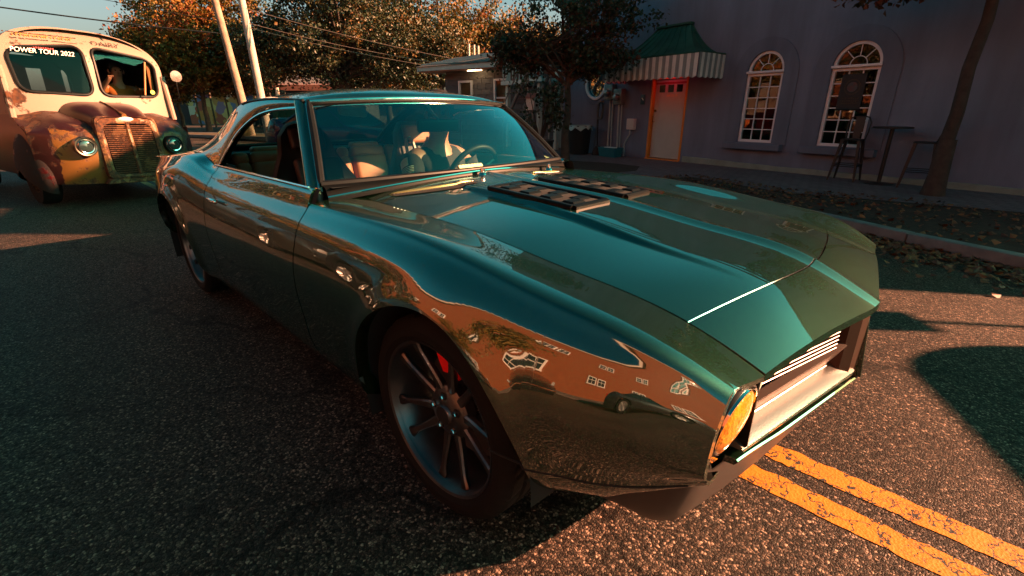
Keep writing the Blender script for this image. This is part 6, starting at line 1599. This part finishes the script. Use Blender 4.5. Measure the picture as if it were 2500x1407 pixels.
for k in range(5): MB().box((-6+3*k, -3.02, 1.9), (1.6, .06, 1.5)).build('window', mat('far_window', (.10, .14, .15), .1), FB)
# kerbed island
isl = [(-25.5+5.2*math.cos(a)*.9+1.5*math.sin(a), 6.9+1.7*math.sin(a)+1.2*math.cos(a)) for a in [2*math.pi*i/40 for i in range(40)]]
IS = tag(mobj('traffic_island', [(x, y, .11) for x, y in isl], [tuple(range(40))], mat('dry_grass', (.085, .055, .022), .95, var=.5, vscale=3, bump=.6, bscale=30)), kind='structure')
IC = tag(mobj('island_kerb', [(lerp(-25.5, x, s), lerp(6.9, y, s), z) for x, y in isl for s, z in ((1.0, .115), (1.03, .125), (1.07, .12), (1.075, .0))], [(4*i+j, 4*((i+1) % 40)+j, 4*((i+1) % 40)+j+1, 4*i+j+1) for i in range(40) for j in range(3)], CONC, None), kind='structure')
T = empty('round_shrub', (-24.2, 6.2, .10), 0, 'rounded dry grassy shrub on the traffic island', 'shrub')
rn = random.Random(41); bl_ = MB()
for k in range(900):
    a = rn.uniform(0, 6.28); r0 = rn.uniform(0, .25); el = rn.uniform(.2, 1.5); L = rn.uniform(.5, .85); d = Vector((math.cos(a)*math.cos(el), math.sin(a)*math.cos(el), math.sin(el))); p = Vector((math.cos(a)*r0, math.sin(a)*r0, 0)); s = d.cross(Vector((0, 0, 1))).normalized()*.012
    e = p+d*L+Vector((0, 0, -.08*L)); bl_.add([p-s, p+s, e], [(0, 1, 2)])
bl_.build('foliage', mat('straw_green', (.13, .10, .03), .8, var=.4, vscale=3), T)
tag(MB().tube([(-27.5, 9.3, 0), (-27.6, 9.4, 2.4)], .10, 8).build('sign_post', mat('pale_post', (.55, .42, .32), .7), None, True), 'short pale post by the parked dark car', 'post')
pb_ = empty('banded_bollard', (-24.0, 9.9, 0), R(0), 'thin leaning white marker post with orange top', 'marker post')
MB().tube([(0, 0, 0), (-.1, -.25, 1.0)], .05, 8).build('marker_shaft', WHITE, pb_, True); MB().tube([(-.1, -.25, 1.0), (-.13, -.32, 1.3)], .052, 8).build('marker_top', mat('orange_top', (.6, .15, .02), .6), pb_, True)
T = empty('green_dumpster', (-17.8, 6.6, 0), R(40), 'green ribbed metal dumpster seen through the coupe rear window', 'dumpster')
DG = mat('green_dumpster_paint', (.04, .16, .06), .6, var=.4, vscale=5)
MB().add([(-.9, -.6, .12), (.9, -.6, .12), (.9, .6, .12), (-.9, .6, .12), (-.98, -.7, 1.35), (.98, -.7, 1.35), (.98, .7, 1.35), (-.98, .7, 1.35)], [(0, 1, 5, 4), (1, 2, 6, 5), (2, 3, 7, 6), (3, 0, 4, 7), (0, 3, 2, 1), (4, 5, 6, 7)]).build('bin_body', DG, T)
for k in range(6): MB().box((-.75+.3*k, -.69, .75), (.06, .06, 1.1)).build('bin_rib', DG, T)
MB().box((0, 0, 1.40), (2.0, 1.45, .08)).build('bin_lid', mat('dark_lid', (.02, .03, .03), .6), T, bevel=.02)
for sx in (-1, 1):
    for sy in (-1, 1): MB().lathe([(.0, -.03), (.06, -.03), (.06, .03), (0, .03)], 12, (sx*.7, sy*.45, .06), 'y').build('caster', BLACK, T)
tag(MB().tube([(-15.6, 6.75, 0), (-15.6, 6.75, 1.9)], .05, 8).build('red_post', mat('red_paint_post', (.5, .06, .05), .5), None, True), 'thin red post beside the green dumpster', 'post')

# ================================================================== SIMPLE PARKED CARS
def parked_car(name, label, loc, rz, paint, L=4.6, W=1.82, H=1.45, hood=.95, suv=False, group=None, rimc=None):
    T = empty(name, loc, rz, label, 'car', group); hw = W/2; x0, x1 = -L/2, L/2
    zf = spline([x0, x0+.15, x0+.9, x0+1.5, 0, 1.0, x1-.9, x1-.25, x1], [.62, .86, hood+.02, hood+.03, hood+.01, hood-.01, hood-.04, hood-.14, .60])
    wf = spline([x0, x0+.3, x0+1.2, 0, x1-1.2, x1-.3, x1], [hw*.80, hw*.94, hw, hw, hw, hw*.93, hw*.74])
    wl = [(x1-.92, .33), (x0+.95, .33)]; rw = .33
    def sec(x):
        w, zt_ = wf(x), zf(x); zb_ = .22
        for (c, z) in wl:
            d = (rw+.05)**2-(x-c)**2
            if d > 0: zb_ = max(zb_, .33+math.sqrt(d))
        P = [(0, zt_+.015), (w*.5, zt_+.01), (w*.86, zt_-.015), (w*.93, zt_-.05), (w, lerp(zt_, .5, .5)), (w*1.0, max(.55, zb_+.05)), (w*.98, max(.36, zb_+.02)), (w*.93, zb_)]
        return P
    xs_l = sorted(set([x0+L*i/70 for i in range(71)]+[c+s*(rw+.05)*math.cos(t*math.pi/16) for c, z in wl for t in range(9) for s in (-1, 1)]))
    for side in (0,):
        vs = []; k = 15
        for x in xs_l:
            P = sec(x); full = [(-w, z) for w, z in P[::-1]]+[(w, z) for w, z in P[1:]]; k = len(full); vs += [(x, w, z) for w, z in full]
        fs = [(k*i+j, k*(i+1)+j, k*(i+1)+j+1, k*i+j+1) for i in range(len(xs_l)-1) for j in range(k-1)]
        fs += [tuple(range(k)), tuple(range(k*(len(xs_l)-1), k*len(xs_l)))[::-1]]
        body = MB().add(vs, fs).build('body', paint, T, True, 45)
    # glass house
    ca, cb = (x0+.25, .75) if suv else (x0+.75, .85)
    ta, tb = (x0+.55, .15) if suv else (x0+1.55, .20)
    vs = []
    for (xa, xb, w, z) in ((ca, cb, hw*.90, hood-.02), (lerp(ca, ta, .9), lerp(cb, tb, .9), hw*.72, H-.04)): vs += [(xa, -w, z), (xb, -w*.96, z), (xb, w*.96, z), (xa, w, z)]
    MB().add(vs, [(0, 1, 5, 4), (1, 2, 6, 5), (2, 3, 7, 6), (3, 0, 4, 7)]).build('side_glass', mat('dark_car_glass', (.012, .016, .016), .04, coat=.5), T)
    rbox('roof', ((ta+tb)/2, 0, H-.03), (tb-ta+.12, hw*1.46, .07), paint, T, .03, 3)
    for xa, xb in ((ca, ta), (cb, tb), ((ca+cb)/2, (ta+tb)/2)):
        for s in (-1, 1): MB().tube([(xa, s*hw*.905, hood-.02), (xb, s*hw*.73, H-.03)], .028, 6).build('pillar', paint, T, True)
    RM = rimc or mat('silver_rim', (.55, .52, .50), .3, .9)
    for (c, z) in wl:
        for s in (-1, 1):
            w = MB().lathe([(.20, -.10), (.31, -.10), (rw, -.07), (rw, .07), (.31, .10), (.20, .10)], 28, (c, s*(hw-.12), rw), 'y').build('tyre', RUBBER, T, True, 40)
            MB().lathe([(0, s*.07), (.06, s*.075), (.07, s*.05), (.18, s*.06), (.205, s*.095)], 20, (c, s*(hw-.12), rw), 'y').build('rim', RM, w, True, 40)
            for q in range(5):
                a = 2*math.pi*q/5; MB().tube([(c+.05*math.cos(a), s*(hw-.045), rw+.05*math.sin(a)), (c+.19*math.cos(a), s*(hw-.03), rw+.19*math.sin(a))], .02, 6).build('spoke', RM, w, True)
    for s in (-1, 1):
        MB().lathe([(0, .03), (.06, .022), (.09, .0)], 20, (x1-.055, s*hw*.62, .66), 'x').build('headlight', mat('clear_headlight', (.25, .25, .24), .1, coat=1), T, True)
        rbox('tail_light', (x0+.03, s*hw*.62, .72), (.06, .25, .12), mat('red_lens', (.35, .01, .01), .2), T, .01)
    rbox('grille', (x1-.05, 0, .58), (.06, hw*.85, .14), BLACK, T, .02); rbox('front_bumper', (x1-.03, 0, .40), (.12, hw*1.5, .12), CHROME if not suv else paint, T, .03)
    return T
DKP = mat('black_car_paint', (.008, .009, .010), .25, coat=1.0)
parked_car('parked_suv', 'dark sport utility car parked across the junction, seen through the coupe window', (-41.5, 14.2, 0), R(45), mat('dark_blue_paint', (.010, .014, .022), .25, coat=1), 4.7, 1.85, 1.62, 1.02, True)
parked_car('purple_car', 'purple show car parked behind the coupe', (-12.2, 5.1, 0), R(20), mat('purple_paint', (.055, .012, .075), .25, coat=1), 4.4, 1.75, 1.30, .86)
# ================================================================== ACROSS THE STREET (seen mirrored in the coupe's side)
BR = empty('brick_building', (-5.0, -12.5, 0), 0, 'orange brick building across the street with white sash windows', 'building')
def brick_mat():
    m, nt, b = nodes('orange_brick'); tc = N(nt, 'ShaderNodeTexCoord'); mp = N(nt, 'ShaderNodeMapping'); mp.inputs['Rotation'].default_value = (R(90), 0, 0); nt.links.new(tc.outputs['Object'], mp.inputs[0])
    br = N(nt, 'ShaderNodeTexBrick', i_Scale=1.0); br.inputs['Brick Width'].default_value = .23; br.inputs['Row Height'].default_value = .078; br.inputs['Mortar Size'].default_value = .008
    br.inputs['Color1'].default_value = (.24, .055, .012, 1); br.inputs['Color2'].default_value = (.165, .036, .008, 1); br.inputs['Mortar'].default_value = (.23, .10, .04, 1)
    nt.links.new(mp.outputs[0], br.inputs['Vector']); nt.links.new(br.outputs['Color'], b.inputs['Base Color']); b.inputs['Roughness'].default_value = .85
    return m
MB().box((0, -3.0, 4.9), (39, 6, 9.8)).build('wall', brick_mat(), BR)
MB().box((0, -2.96, 9.92), (39.3, 6.3, .25)).build('cornice', mat('pale_cornice', (.6, .52, .44), .7), BR, bevel=.02)
for k in range(7):
    for row, zc in enumerate((2.2, 6.9)):
        u = -17.0+5.6*k+(.8 if row else 0)
        for dx in (-.55, .55):
            f = MB(); f.box((u+dx, .03, zc+.62), (.92, .12, .12)); f.box((u+dx, .03, zc-.62), (1.0, .16, .10)); f.box((u+dx-.42, .03, zc), (.09, .10, 1.14)); f.box((u+dx+.42, .03, zc), (.09, .10, 1.14)); f.box((u+dx, .03, zc), (.74, .07, .06)); f.box((u+dx, .035, zc), (.03, .05, 1.12))
            w = f.build('window', mat('bright_white_trim', (.78, .76, .72), .5), BR); MB().box((u+dx, .01, zc), (.76, .02, 1.14)).build('window_pane', mat('street_pane', (.02, .03, .035), .05), w)
vs = [(-120, -8.3, .0), (60, -8.3, 0), (60, -8.3, .13), (-120, -8.3, .13), (60, -60, .13), (-120, -60, .13)]
tag(mobj('far_pavement', vs, [(0, 1, 2, 3), (3, 2, 4, 5)], mat('worn_concrete', (.12, .10, .085), .9, var=.25, vscale=2)), kind='structure')
GC = 'cars parked across the street'
parked_car('parked_car', 'black muscle car parked in front of the brick building', (-2.9, -3.75, 0), R(4), DKP, 4.7, 1.85, 1.32, .92, group=GC)
parked_car('parked_car', 'black pickup-like car parked behind the black muscle car', (-8.2, -4.1, 0), R(3), mat('near_black_paint', (.012, .011, .010), .3, coat=1), 4.8, 1.9, 1.55, 1.0, True, group=GC)
parked_car('parked_car', 'orange and white vintage car parked farthest along the far kerb', (-14.2, -4.6, 0), R(-4), mat('orange_paint', (.45, .12, .03), .3, coat=1), 4.6, 1.8, 1.4, .95, group=GC)
parked_car('parked_car', 'dark saloon parked nearest the corner across the street', (3.4, -6.4, 0), R(6), mat('dark_grey_paint', (.02, .02, .022), .3, coat=1), 4.5, 1.8, 1.42, .95, group=GC)
GT = 'trees along the far pavement'
for k, (x, y, sd) in enumerate(((-26, -11.5, 71), (-32, -9.5, 72), (-41, -12, 73), (-24, -18, 74))):
    tree('pavement_tree', ['yellow-green tree beside the end of the brick building', 'green tree by the far kerb past the brick building', 'dark tree far along the opposite pavement', 'tall tree behind the end of the brick building'][k], (x, y, .13), 2.4, .18, [(0, 0, 5.0, 3.4, 3.4, 2.8), (0, 1, 3.4, 2.6, 2.4, 1.2)], 170, 50, (.2, .4), LEAF_OR if k % 2 else LEAF_DK, BARK, sd, group=GT, cr=(.5, 1.0))
for k, (x, y, sd) in enumerate(((-5.0, -9.6, 81), (-12.5, -9.4, 82), (-18.5, -9.0, 83))):
    tree('pavement_tree', ['young orange tree in front of the middle brick windows', 'bushy green tree shading the brick wall', 'yellowing tree in front of the far brick corner'][k], (x, y, .13), 2.2, .12, [(0, 0, 4.0+.6*k, 1.7+.4*k, 1.7, 1.5), (0, .3, 3.0, 1.3, 1.2, .7)], 90, 55, (.12, .24), LEAF_OR if k != 1 else LEAF_DK, BARK, sd, group=GT, cr=(.3, .6), nl=24)
tag(MB().box((-22.5, -10.6, 1.0), (4.2, .3, 1.8)).build('low_wall', mat('dark_wall_stone', (.09, .07, .06), .9, var=.4, vscale=3), None, bevel=.02), 'low dark stone wall beside the brick building', 'wall')

# ================================================================== UP-SUN, OUT OF FRAME: what throws the shadows on the right of the road
T = empty('street_sign', (4.96, 5.69, 0), R(42), 'square street sign on a thin post past the right end of the windows', 'sign')
MB().tube([(0, 0, -.05), (0, 0, 2.75)], .022, 10).build('sign_post', STM, T, True)
MB().box((-.03, 0, 2.43), (.012, .31, .66)).build('sign_panel', mat('sign_white', (.6, .6, .58), .5), T, bevel=.01)
VN = empty('shadow_van', (5.57, 2.91, 0), R(-62), 'rounded pale van parked at the kerb past the stucco building', 'van')  # unseen van put in and sized for the rounded road shadow
VP = mat('van_paint', (.35, .36, .34), .3, coat=.8)
vb = rbox('van_body', (0, 0, .99), (4.2, 1.8, 1.45), VP, VN, .34, 5)
for s in (-1, 1):
    for xw in (-1.35, 1.35):
        w = MB().lathe([(.18, -.1), (.32, -.1), (.33, -.06), (.33, .06), (.32, .1), (.18, .1)], 24, (xw, s*.82, .33), 'y').build('tyre', RUBBER, VN, True, 40)
        MB().lathe([(0, s*.08), (.18, s*.06), (.19, s*.095)], 18, (xw, s*.82, .33), 'y').build('rim', CHROME, w, True)
    for xw in (-1.2, 0, 1.2): MB().box((xw, s*.902, 1.16), (.95, .012, .28)).build('side_window', MATS['dark_car_glass'], vb)
